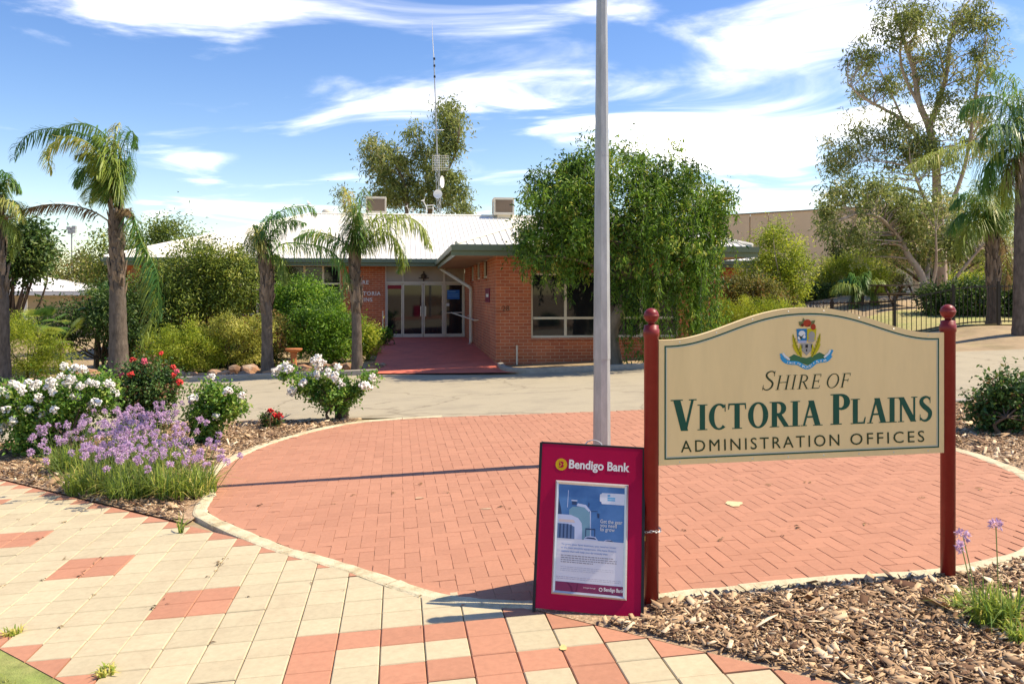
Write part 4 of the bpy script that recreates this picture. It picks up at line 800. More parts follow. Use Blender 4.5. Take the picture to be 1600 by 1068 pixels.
        b.build(name, m_roof, rf)
        r = MB(); a = .1
        while a < a1 - .05:
            l = lim(a)
            if l > .15:
                p0, p1 = P(a, -.03, 0), P(a, l - .03, 0); s = e * .022
                r.add([p0 - s, p0 + s, p1 + s, p1 - s, p0 - s * .45 + Vector((0, 0, .028)), p0 + s * .45 + Vector((0, 0, .028)), p1 + s * .45 + Vector((0, 0, .028)), p1 - s * .45 + Vector((0, 0, .028))], [(4, 5, 6, 7), (0, 1, 5, 4), (1, 2, 6, 5), (3, 0, 4, 7), (2, 3, 7, 6)])
            a += .19
        r.build('roof_ribs', m_roof, rf, kind='stuff')
    plane('roof_sheet', (-13.2, 10.4, 0), (1, 0, 0), (0, 1, 0), 25.1, 6.6, 2.97)
    plane('roof_sheet', (-13.2, 23.6, 0), (0, -1, 0), (1, 0, 0), 13.2, 6.6, 2.97)
    plane('roof_sheet', (11.9, 10.4, 0), (0, 1, 0), (-1, 0, 0), 13.2, 6.6, 2.97); plane('roof_sheet', (11.9, 23.6, 0), (-1, 0, 0), (0, -1, 0), 25.1, 6.6, 2.97)
    plane('roof_sheet', (-1.07, -.6, 0), (1, 0, 0), (0, 1, 0), 7.82, 3.91, 2.87)
    plane('roof_sheet', (-1.07, 15.0, 0), (0, -1, 0), (1, 0, 0), 15.6, 3.91, 2.87, left=False); plane('roof_sheet', (6.75, -.6, 0), (0, 1, 0), (-1, 0, 0), 15.6, 3.91, 2.87, right=False)
    c = MB(); zr = 2.97 + 6.6 * SL + .02; zw = 2.87 + 3.91 * SL + .02
    for a, b_ in (((-6.6, 17, zr), (5.3, 17, zr)), ((-13.2, 10.4, 2.99), (-6.6, 17, zr)), ((11.9, 10.4, 2.99), (5.3, 17, zr)), ((-1.07, -.6, 2.89), (2.84, 3.31, zw)), ((6.75, -.6, 2.89), (2.84, 3.31, zw)), ((2.84, 3.31, zw), (2.84, 14, zw))): c.tube([a, b_], .06, 6)
    c.build('ridge_cap', m_roof, rf)
    def gutter(name, runs):
        for (a, b_, z, nn) in runs:
            a, b_, nn = Vector(a), Vector(b_), Vector(nn); q = MB()
            pr = [(0, -.03), (.0, -.29), (.02, -.29), (.02, -.17), (.12, -.16), (.13, -.02), (.11, -.02), (.10, -.10), (.03, -.10)]
            q.prism(pr, lambda x, h: a + nn * x + Vector((0, 0, z + h)), lambda x, h: b_ + nn * x + Vector((0, 0, z + h))); q.build(name, m_green, R)
    gutter('gutter', [((-13.2, 10.4, 0), (-1.07, 10.4, 0), 2.97, (0, -1, 0)), ((6.75, 10.4, 0), (11.9, 10.4, 0), 2.97, (0, -1, 0)), ((-1.2, -.6, 0), (6.88, -.6, 0), 2.87, (0, -1, 0)), ((-1.07, -.597, 0), (-1.07, 10.28, 0), 2.87, (-1, 0, 0)), ((6.75, -.597, 0), (6.75, 10.28, 0), 2.87, (1, 0, 0)), ((-13.2, 10.397, 0), (-13.2, 23.6, 0), 2.97, (-1, 0, 0)), ((11.9, 10.397, 0), (11.9, 23.6, 0), 2.97, (1, 0, 0))])
    part('soffit', m_soff, [(-1.06, 6.74, -.58, 0, 2.6, 2.62), (-1.06, 0, 0, 10.38, 2.6, 2.62), (6.1, 6.74, 0, 10.38, 2.6, 2.62), (-13.18, 11.88, 10.42, 11.3, 2.72, 2.74)])
    # lead-lined green valley flashing, downpipe, rail, small fittings
    d = MB(); d.tube([(-.98, 10.1, 2.70), (-.98, 10.1, 2.58), (-.10, 6.85, 1.83), (-.10, 6.75, 1.72), (-.10, 6.75, -.02), (-.16, 6.72, -.10)], .06, 8); d.build('downpipe', m_frame, R)
    d = MB(); d.tube([(-.9, 10.0, .90), (-.12, 9.95, .92)], .02, 6); d.tube([(-.60, 9.6, .92), (-.14, 5.7, .78), (-.14, 5.0, .78), (.0, 5.0, .78)], .025, 6); d.tube([(-.14, 7.8, .85), (.0, 7.8, .85)], .018, 6); d.build('handrail', m_frame, R)
    part('plaque', flat('maroon_plaque', (.20, .01, .04)), [(-.02, 0, 1.45, 2.6, 1.38, 1.78)]); part('plaque', m_white, [(-.026, -.021, 1.7, 2.35, 1.53, 1.62)], label='pale line of print on the maroon plaque')
    text_obj('house_number', '28', .20, M('number_brown', (.13, .07, .04)), R, (.16, -.006, 1.17))
    for body, z in (('SHIRE', 2.0), ('OF', 1.79), ('VICTORIA', 1.57), ('PLAINS', 1.33)): text_obj('wall_lettering', body, .21, m_white, R, (-4.30, 10.985, z), extrude=.008, spacing=1.12, offset=.004)
    part('vent_pipe', m_frame, [(.52, .56, -.10, -.06, -.4, .28)])
    part('brick_planter', m_bwall, [(-4.1, -3.2, 6.0, 7.4, -.6, .02)]); part('post_rail', m_frame, [(-3.16, -3.12, 9.4, 9.44, -.2, 1.0)])
office()
def on_roof():
    def cooler(loc, label, rz):
        t = empty('roof_cooler', loc, rz, label, 'air cooler', 'evaporative coolers on the roof'); b = MB()
        b.box(-.47, .47, -.45, .45, .70, .80).box(-.47, .47, -.45, .45, 0, .12)
        for x in (-.47, .41):
            for y in (-.45, .39): b.box(x, x + .06, y, y + .06, .12, .70)
        b.build('casing', m_frame, t); q = MB(); q.box(-.40, .40, -.40, .40, .12, .70); q.build('filter_pads', M('cooler_pad', (.22, .17, .14), var=.2, scale=30), t)
        for k in range(11):
            l = MB(); z = .16 + k * .05; l.box(-.41, .41, -.445, -.40, z, z + .018); l.build('louvre', m_soff, t)
        q = MB(); q.box(-.3, .3, -.3, .3, -.5, 0); q.build('duct', m_frame, t)
    cooler(at(588, 335, 39.2), 'beige cooler box on the roof ridge behind the slender palm', BT); cooler(at(786, 337, 38.6), 'beige cooler box on the roof beside the weeping tree crown', BT)
    t = empty('roof_vent', at(512, 338, 38.8), 0, 'round dome vent on the left of the roof ridge', 'vent'); b = MB(); b.lathe([(.16, -.3), (.16, .05), (.27, .08), (.28, .22), (.2, .32), (0, .36)], n=14); b.build('dome', m_frame, t, True)
    def deer(p, label, s, flip=1):
        t = empty('deer_figure', p, 0, label, 'ornament', 'wire deer on the roof'); b = MB(); q = lambda x, z, y=0: (x * s * flip, y * s, z * s)
        b.tube([q(-.10, .42), q(.32, .45), q(.40, .48)], .024 * s, 5); b.tube([q(-.10, .42), q(-.06, .28), q(.30, .28), q(.33, .43)], .02 * s, 5); b.build('body_frame', m_white, t)
        for x, y in ((-.08, -.07), (-.06, .07), (.31, -.07), (.33, .07)): l = MB(); l.tube([q(x, .36, y * .5), q(x + .02, .18, y), q(x - .01, 0, y)], .018 * s, 5); l.build('leg', m_white, t)
        n = MB(); n.tube([q(-.10, .42), q(-.2, .6), q(-.24, .72)], .026 * s, 5); n.tube([q(-.06, .3), q(-.15, .5), q(-.22, .66)], .02 * s, 5); n.build('neck', m_white, t)
        h = MB(); h.tube([q(-.18, .74), q(-.27, .72), q(-.38, .70)], [.045 * s, .05 * s, .02 * s], 6); h.build('head', m_white, t); e = MB(); e.tube([q(-.2, .76, -.03), q(-.14, .90, -.06)], .014 * s, 4); e.tube([q(-.2, .76, .03), q(-.17, .88, .07)], .014 * s, 4); e.build('antlers', m_white, t)
    deer(at(668, 332.5, 38.6), 'white wire deer standing on the roof ridge beside the mast', .80); deer(at(640, 334, 38.7), 'small white wire deer partly hidden by the slender palm fronds', .5); deer(at(476, 337, 38.6), 'white wire deer at the left end of the ridge above a palm frond', .8, -1)
    Y = 40.; p = at(687, 345, Y); t = empty('radio_mast', p, 0, 'tall thin radio mast with whip aerial and small dishes on the roof', 'antenna')
    def v(px, py, dy=0): return at(px, py, Y + dy) - p
    b = MB()
    for dx, dy in ((-.09, 0), (.09, 0), (0, .15)): b.tube([v(687, 345) + Vector((dx, dy, -.4)), v(683, 240) + Vector((dx, dy, 0))], .016, 5)
    for k in range(14):
        z0 = v(687, 345).lerp(v(683, 240), k / 14); z1 = v(687, 345).lerp(v(683, 240), (k + 1) / 14); s = 1 if k % 2 else -1
        b.tube([z0 + Vector((-.09 * s, 0, 0)), z1 + Vector((.09 * s, 0, 0))], .009, 4); b.tube([z0 + Vector((.09 * s, 0, 0)), z1 + Vector((0, .15, 0))], .009, 4)
    b.build('lattice', m_galv, t); b = MB(); b.tube([v(683, 242), v(680, 150), v(678, 92)], [.035, .03, .025], 6); b.build('pole', m_galv, t)
    b = MB(); b.tube([v(678, 92), v(676, 60), v(675, 32)], [.022, .016, .006], 5); b.build('whip_aerial', m_white, t)
    for py in (92, 103, 120): c = MB(); c.lathe([(.05, -.05), (.05, .05)], v(678.5 + (py - 92) * .02, py), 8); c.build('clamp', m_black, t)
    c = MB(); c.tube([v(672, 203), v(694, 203)], .015, 4); c.tube([v(660, 205), v(660, 188)], .012, 4); c.build('cross_arm', m_white, t)
    gr = MB()
    for i in range(10): x = 676 + i * 2.8; gr.tube([v(x, 243, -.25), v(x, 266, -.25)], .008, 3)
    for i in range(7): y = 243 + i * 3.8; gr.tube([v(676, y, -.25), v(701.2, y, -.25)], .008, 3)
    gr.build('grid_antenna', m_white, t)
    for px, py, rx, ry, nx in ((684, 303, .16, .22, (0, -1, .1)), (691, 284, .09, .30, (.9, -.4, 0))):
        dsh = MB(); c0 = v(px, py, -.3); n = Vector(nx).normalized(); a = n.cross(Vector((0, 0, 1))).normalized(); u = a.cross(n); vs = []
        for rr_, dd in ((.02, .06), (.6, .03), (1, 0)):
            for k in range(14): an = k * 6.283 / 14; vs.append(c0 - n * dd * 1.2 + a * math.cos(an) * .22 * rr_ + u * math.sin(an) * ry * rr_)
        dsh.add(vs, [(i * 14 + k, i * 14 + (k + 1) % 14, i * 14 + 14 + (k + 1) % 14, i * 14 + 14 + k) for i in range(2) for k in range(14)] + [tuple(range(13, -1, -1))]); dsh.build('dish', m_white, t)
on_roof()

# ------------------------------------------------------------------ lettering with serifs, drawn stroke by stroke
class Pen:
    def __init__(s, org, ex, ez, n, mat): s.b = MB(); s.o, s.ex, s.ez, s.n, s.mat, s.k = Vector(org), Vector(ex), Vector(ez), Vector(n), mat, 0
    def P(s, x, y, d): return s.o + s.ex * x + s.ez * y + s.n * d
    def poly(s, pts, lift=0):
        s.k += 1; d = lift + .0012 + .00006 * (s.k % 9); n = len(pts); s.b.add([s.P(x, y, d) for x, y in pts], [tuple(range(n))])
    def ribbon(s, pts, ws, lift=0):
        pts = [Vector(p) for p in pts]; k = len(pts); L, R = [], []
        for i, p in enumerate(pts):
            d = (pts[min(i + 1, k - 1)] - pts[max(i - 1, 0)]).normalized(); nn = Vector((-d.y, d.x)) * (ws[i] if hasattr(ws, '__len__') else ws) / 2; L.append(p + nn); R.append(p - nn)
        s.k += 1; d = lift + .0012 + .00006 * (s.k % 9); b = L + R; s.b.add([s.P(q.x, q.y, d) for q in b], [(i, k + i, k + i + 1, i + 1) for i in range(k - 1)])
    def build(s, name, parent, label=None): return s.b.build(name, s.mat, parent, label=label)
def glyph(pen, ch, x, y, h, tk, tn, sh=0.):
    """one capital; tk / tn thick and thin stroke as fractions of the height; returns its width"""
    T = lambda p: (x + (p[0] + sh * p[1]) * h, y + p[1] * h); q = lambda *p: pen.poly([T(a) for a in p])
    sw, sf = .085 if tk > .1 else .09, .035 if tk > .1 else .022
    def ser(cx, cy, w):  q((cx - w / 2 - sw, cy), (cx + w / 2 + sw, cy), (cx + w / 2 + sw, cy + sf), (cx - w / 2 - sw, cy + sf))
    def stem(cx, w=None, a=0., b=1., s0=True, s1=True):
        w = w or tk; q((cx - w / 2, a + .01), (cx + w / 2, a + .01), (cx + w / 2, b - .01), (cx - w / 2, b - .01))
        if s0: ser(cx, a, w)
        if s1: ser(cx, b - sf, w)
    def diag(a, b, w): q((a[0] - w / 2, a[1]), (a[0] + w / 2, a[1]), (b[0] + w / 2, b[1]), (b[0] - w / 2, b[1]))
    def arc(cx, cy, rx, ry, a0, a1, wt, wn, n=26):
        P_, Wd = [], []
        for i in range(n + 1):
            a = math.radians(a0 + (a1 - a0) * i / n); P_.append(T((cx + rx * math.cos(a), cy + ry * math.sin(a)))); Wd.append((wn + (wt - wn) * abs(math.cos(a)) ** 1.6) * h)
        pen.ribbon(P_, Wd)
    if ch == 'I': stem(.18); return .36
    if ch == 'V': diag((.13, 1), (.37, .0), tk * 1.1); diag((.40, .0), (.62, 1), tn * 1.2); ser(.13, 1 - sf, tk); ser(.62, 1 - sf, tn); return .72
    if ch == 'A': diag((.10, 0), (.36, 1), tn * 1.2); diag((.38, 1), (.64, 0), tk * 1.1); q((.18, .32), (.55, .32), (.55, .32 + tn), (.19, .32 + tn)); ser(.10, 0, tn); ser(.64, 0, tk); return .76
    if ch == 'N': stem(.13, tn * 1.2, s1=False); stem(.67, tn * 1.2, s0=False); diag((.13, 1), (.64, 0), tk * 1.15); ser(.10, 1 - sf, tk * .7); ser(.67, 1 - sf, tn) ; return .80
    if ch == 'L': stem(.18); q((.18, 0), (.56, 0), (.60, .26), (.56, .26), (.50, tn), (.18, tn)); return .62
    if ch == 'T':
        stem(.33, s1=False); q((.0, 1), (.66, 1), (.66, 1 - tn), (.0, 1 - tn)); q((0, 1), (.035, 1), (.05, 1 - tn), (.02, .76), (-.015, .76)); q((.66, 1), (.625, 1), (.61, 1 - tn), (.64, .76), (.675, .76)); return .68
    if ch in 'EF':
        stem(.17, s0=True); q((.17, 1), (.54, 1), (.54, 1 - tn), (.17, 1 - tn)); q((.54, 1), (.50, 1), (.515, .80), (.545, .80)); q((.17, .49), (.46, .49), (.46, .49 + tn), (.17, .49 + tn)); q((.44, .40), (.475, .40), (.475, .62), (.44, .62))
        if ch == 'E': q((.17, 0), (.56, 0), (.57, tn), (.17, tn)); q((.54, 0), (.56, 0), (.60, .22), (.565, .22))
        return .62
    if ch == 'H': stem(.16); stem(.66); q((.16, .48), (.66, .48), (.66, .48 + tn), (.16, .48 + tn)); return .82
    if ch == 'O': arc(.40, .5, .355 - tk * .35, .5 - tn * .3, 0, 360, tk, tn, 40); return .80
    if ch == 'C':
        arc(.40, .5, .355 - tk * .35, .5 - tn * .3, 48, 310, tk, tn, 34); q((.60, .98), (.64, .98), (.645, .70), (.61, .70)); return .70
    if ch in 'PR':
        stem(.17); arc(.30, .735, .225, .25 - tn * .3, -90, 90, tk, tn, 18); q((.17, 1), (.32, 1), (.32, 1 - tn), (.17, 1 - tn)); q((.17, .485), (.32, .485), (.32, .485 + tn), (.17, .485 + tn))
        if ch == 'R': diag((.34, .5), (.64, 0), tk); ser(.66, 0, tk * .6); return .74
        return .60
    if ch == 'S':
        c = [(.46, .86), (.38, .955), (.25, .965), (.13, .88), (.12, .74), (.22, .60), (.36, .48), (.46, .35), (.44, .16), (.32, .035), (.18, .03), (.07, .13)]
        sp = spline([Vector((a, b)) for a, b in c], 5); n = len(sp); pen.ribbon([T((p.x, p.y)) for p in sp], [(tn + (tk - tn) * math.sin(math.pi * i / (n - 1)) ** 2.2) * h for i in range(n)])
        q((.45, .98), (.48, .98), (.48, .72), (.455, .72)); q((.045, .02), (.075, .02), (.075, .28), (.05, .28)); return .56
    return .3
def word(pen, text, x, y, width, hs, tk, tn, sh=0., gap=.06):
    """text with small capitals: (letter, height) laid out to a total width"""
    probe = Pen((0, 0, 0), (1, 0, 0), (0, 0, 1), (0, -1, 0), None); ws = []
    for ch, h in zip(text, hs): ws.append((.26 if ch == ' ' else glyph(probe, ch, 0, 0, 1, tk, tn)) * h + gap * h)
    k = width / sum(ws); cx = x
    for ch, h, w in zip(text, hs, ws):
        if ch != ' ':
            ex = pen.ex; pen.ex = ex * k; o = pen.o; pen.o = o + ex * cx - pen.ex * 0
            glyph(pen, ch, 0, y, h, tk, tn, sh); pen.ex = ex; pen.o = o
        cx += w * k

def council_sign():
    a = Vector((.712, 4.22, float(g(.712, 4.22)))); yaw = math.atan2(.18, 1.6)
    R = empty('council_sign', a, yaw, 'large tan sign board between two maroon posts with ball tops', 'sign')
    LW = 1.622; SLP = .021                     # distance of the posts; the board follows the sloping ground
    for x, zb, zt in ((0, -.05, 1.415), (LW, .0, 1.432)):
        p = MB(); p.lathe([(.037, zb), (.037, zt - .06), (.041, zt - .058), (.041, zt - .02), (.037, zt - .018), (.037, zt), (.02, zt + .004)], (x, 0, 0), 20); po = p.build('post', m_maroon, R, True)
        f = MB(); f.lathe([(.016, zt), (.016, zt + .012), (.024, zt + .016)] + [(.0385 * math.cos(t), zt + .049 + .0385 * math.sin(t)) for t in [math.radians(-60 + 150 * i / 12) for i in range(13)]] + [(0, zt + .0877)], (x, 0, 0), 22); f.lathe([(.0398, zt + .045), (.0398, zt + .052)], (x, 0, 0), 22); f.build('ball_finial', m_maroon, po, True)
    x0, x1, zb, zs, zc = .034, LW - .034, .700, 1.338, 1.487
    def top(t):                               # the swept top edge
        u = abs(t - .5) * 2
        return zs if u > .93 else zs + (zc - zs) * (.5 + .5 * math.cos(math.pi * (u / .93) ** 1.12))
    def outline(ins):
        n = 48; xs = [x0 + ins + (x1 - x0 - 2 * ins) * i / n for i in range(n + 1)]
        return [(x0 + ins, zb + ins), (x1 - ins, zb + ins)] + [(x, top((x - x0) / (x1 - x0)) - ins) for x in reversed(xs)]
    sk = lambda x, z: z + SLP * x
    b = MB(); pl = outline(0); b.prism(pl, lambda x, z: (x, -.018, sk(x, z)), lambda x, z: (x, .018, sk(x, z))); b.build('board', m_board, R)
    ex, ez, nn = Vector((1, 0, SLP)), Vector((0, 0, 1)), Vector((0, -1, 0)); org = Vector((0, -.018, 0))
    for ins, w, mt, nm in ((.0385, .0085, m_pale, 'pale_border_line'), (.033, .0075, m_dgreen, 'green_border_line')):
        A, B = outline(ins - w / 2), outline(ins + w / 2); q = MB(); d = -.0192 if mt is m_pale else -.0196
        vs = [(x, d, sk(x, z)) for x, z in A] + [(x, d, sk(x, z)) for x, z in B]; n = len(A); q.add(vs, [(i, (i + 1) % n, n + (i + 1) % n, n + i) for i in range(n)]); q.build(nm, mt, R)
    sc = MB()
    for i in range(8):
        x = x0 + .11 + i * (x1 - x0 - .2) / 7
        for z in (zb + .014, top((x - x0) / (x1 - x0)) - .016): sc.lathe([(.0045, 0), (.003, .0015)], (0, 0, 0), 6); sc.v[-12:] = [(x + vx, -.0185 - vz, sk(x, z) + vy) for vx, vy, vz in sc.v[-12:]]
    sc.build('screws', m_alu, R)
    small = lambda t, H, h: [H if (i == 0 or t[i - 1] == ' ') else h for i in range(len(t))]
    pen = Pen(org, ex, ez, nn, m_tgreen); t = 'SHIRE OF'; word(pen, t, .576, 1.064, .486, [.100, .075, .075, .075, .075, .06, .075, .075], .095, .05, .18); pen.build('lettering', R, 'thin slanted lettering SHIRE OF')
    pen = Pen(org, ex, ez, nn, m_dgreen); t = 'VICTORIA'; word(pen, t, .105, .872, .803, small(t, .160, .131), .20, .068, 0, .05); pen.build('lettering', R, 'bold green word VICTORIA')
    pen = Pen(org, ex, ez, nn, m_dgreen); t = 'PLAINS'; word(pen, t, .956, .872, .572, small(t, .160, .131), .20, .068, 0, .05); pen.build('lettering', R, 'bold green word PLAINS')
    for body, x_, w_ in (('ADMINISTRATION', .150, .853), ('OFFICES', 1.063, .413)):
        o = text_obj('lettering', body, .086, m_tgreen, R, (x_, -.0195, .763 + SLP * x_), width=w_, extrude=.0006, spacing=1.28); o.rotation_euler = (math.pi / 2, -math.atan(SLP), 0); tag(o, 'plain dark lettering ' + body)
    # the crest: px of the photograph to board coordinates
    K = .00345; C0 = (.822, 1.322)
    def cv(px, py): return (C0[0] + (px - 545) * .0004245, C0[1] - (py - 330) * .000422)
    def pp(name, mat, polys, lift): 
        pen = Pen(org, ex, ez, nn, mat)
        for q in polys: pen.poly([cv(*p) for p in q], lift)
        return pen.build(name, R)
    blue, lblue, yel, red_, grn, gry, wht = (flat('crest_' + n, c) for n, c in (('blue', (.01, .19, .42)), ('light_blue', (.02, .32, .60)), ('yellow', (.55, .47, .02)), ('red', (.42, .045, .015)), ('hill_green', (.045, .16, .07)), ('grey', (.36, .34, .30)), ('white', (.75, .76, .74))))
    rib = spline([Vector(p) for p in ((225, 530), (262, 585), (330, 612), (430, 622), (490, 655), (550, 680), (610, 655), (665, 615), (740, 600), (810, 590), (862, 535))], 5)
    pp('crest_hill', grn, [[(300, 560), (385, 510), (470, 545), (545, 560), (620, 540), (715, 495), (800, 540), (820, 590), (680, 600), (560, 650), (440, 610), (310, 600)]], .0)
    pen = Pen(org, ex, ez, nn, lblue); pen.ribbon([cv(p.x, p.y) for p in rib], .0195, .0008); pen.ribbon([cv(*p) for p in ((212, 500), (240, 545), (285, 580))], .012, .001); pen.ribbon([cv(*p) for p in ((880, 470), (855, 520), (800, 560))], .012, .001); pen.build('crest_ribbon', R)
    pen = Pen(org, ex, ez, nn, wht); pen.ribbon([cv(*p) for p in ((240, 490), (270, 530), (330, 575))], .010, .0018); pen.ribbon([cv(*p) for p in ((850, 470), (830, 510), (770, 560))], .010, .0018)
    pen.build('crest_ribbon_ends', R)
    # ribbon motto
    tx = 'SHIRE OF VICTORIA PLAINS'; L_ = [0]
    for p_, q_ in zip(rib, rib[1:]): L_.append(L_[-1] + (q_ - p_).length)
    for i, ch in enumerate(tx):
        if ch == ' ': continue
        s_ = L_[-1] * (.14 + .72 * i / (len(tx) - 1)); j = next(k for k in range(len(L_)) if L_[k] >= s_); q_ = rib[j]; d_ = (rib[min(j + 1, len(rib) - 1)] - rib[j - 1]); x, z = cv(q_.x, q_.y)
        o = text_obj('motto_lettering', ch, .013, wht, R, (x - .004, -.0222, sk(x, z) - .005)); o.rotation_euler = (math.pi / 2, math.atan2(d_.y, d_.x), 0)
    pp('crest_tower', gry, [[(465, 380), (625, 380), (605, 470), (545, 530), (485, 470)]], .0012); pp('crest_gate', m_black, [[(530, 395), (562, 395), (562, 435), (530, 435)], [(538, 450), (552, 450), (552, 480), (538, 480)], [(480, 395), (490, 395), (490, 440), (480, 440)], [(602, 395), (612, 395), (612, 440), (602, 440)]], .0020)
    for s in (1, -1):
        f = lambda x: 545 + s * (545 - x)
        pen = Pen(org, ex, ez, nn, yel)
        pen.ribbon([cv(f(x), y) for x, y in ((370, 262), (385, 340), (415, 440), (480, 545))], [.003, .017, .021, .010], .0012); pen.ribbon([cv(f(x), y) for x, y in ((368, 390), (400, 450), (445, 520))], [.004, .013, .010], .0016); pen.ribbon([cv(f(x), y) for x, y in ((470, 395), (465, 450), (480, 520))], [.004, .014, .006], .0018); pen.build('crest_wheat', R)
        pen = Pen(org, ex, ez, nn, m_tgreen); pen.ribbon([cv(f(x), y) for x, y in ((372, 275), (400, 380), (440, 470), (478, 540))], .0022, .0026)
        for k in range(5): pen.ribbon([cv(f(x), y) for x, y in ((386 + k * 18, 330 + k * 42), (410 + k * 15, 318 + k * 42))], .0018, .0026)
        pen.build('crest_wheat_ears', R)
    pp('crest_quarter', blue, [[(415, 200), (548, 200), (548, 345), (430, 345)]], .0016); pp('crest_quarter', yel, [[(552, 200), (672, 200), (660, 345), (552, 345)]], .0016)
    disc = lambda cx, cy, rx, ry, n=16: [(cx + rx * math.cos(6.283 * i / n), cy + ry * math.sin(6.283 * i / n)) for i in range(n)]
    pp('crest_bird', wht, [disc(485, 262, 44, 40), disc(455, 310, 24, 24), disc(512, 298, 20, 20)], .0024); pp('crest_bird_wing', m_tgreen, [[(440, 272), (475, 295), (520, 262), (478, 312), (482, 330), (466, 326)]], .0034); pp('crest_fleece', gry, [disc(610, 285, 42, 52), disc(605, 345, 46, 26)], .0024)
    pp('crest_base', flat('crest_lilac', (.42, .44, .58)), [[(428, 345), (545, 345), (540, 375), (440, 375)]], .0020)
    pp('crest_leaves', flat('crest_leaf', (.16, .17, .06)), [[(445, 110), (490, 115), (500, 62), (525, 95), (500, 150), (470, 170), (450, 150)], [(600, 110), (655, 98), (640, 150), (600, 165)]], .0022); pp('crest_flower', red_, [disc(553, 132, 52, 46), disc(630, 180, 32, 38)], .0030); pp('crest_flower_shade', flat('crest_dark_red', (.16, .02, .01)), [disc(490, 155, 18, 20), disc(575, 165, 16, 8)], .0038)
council_sign()

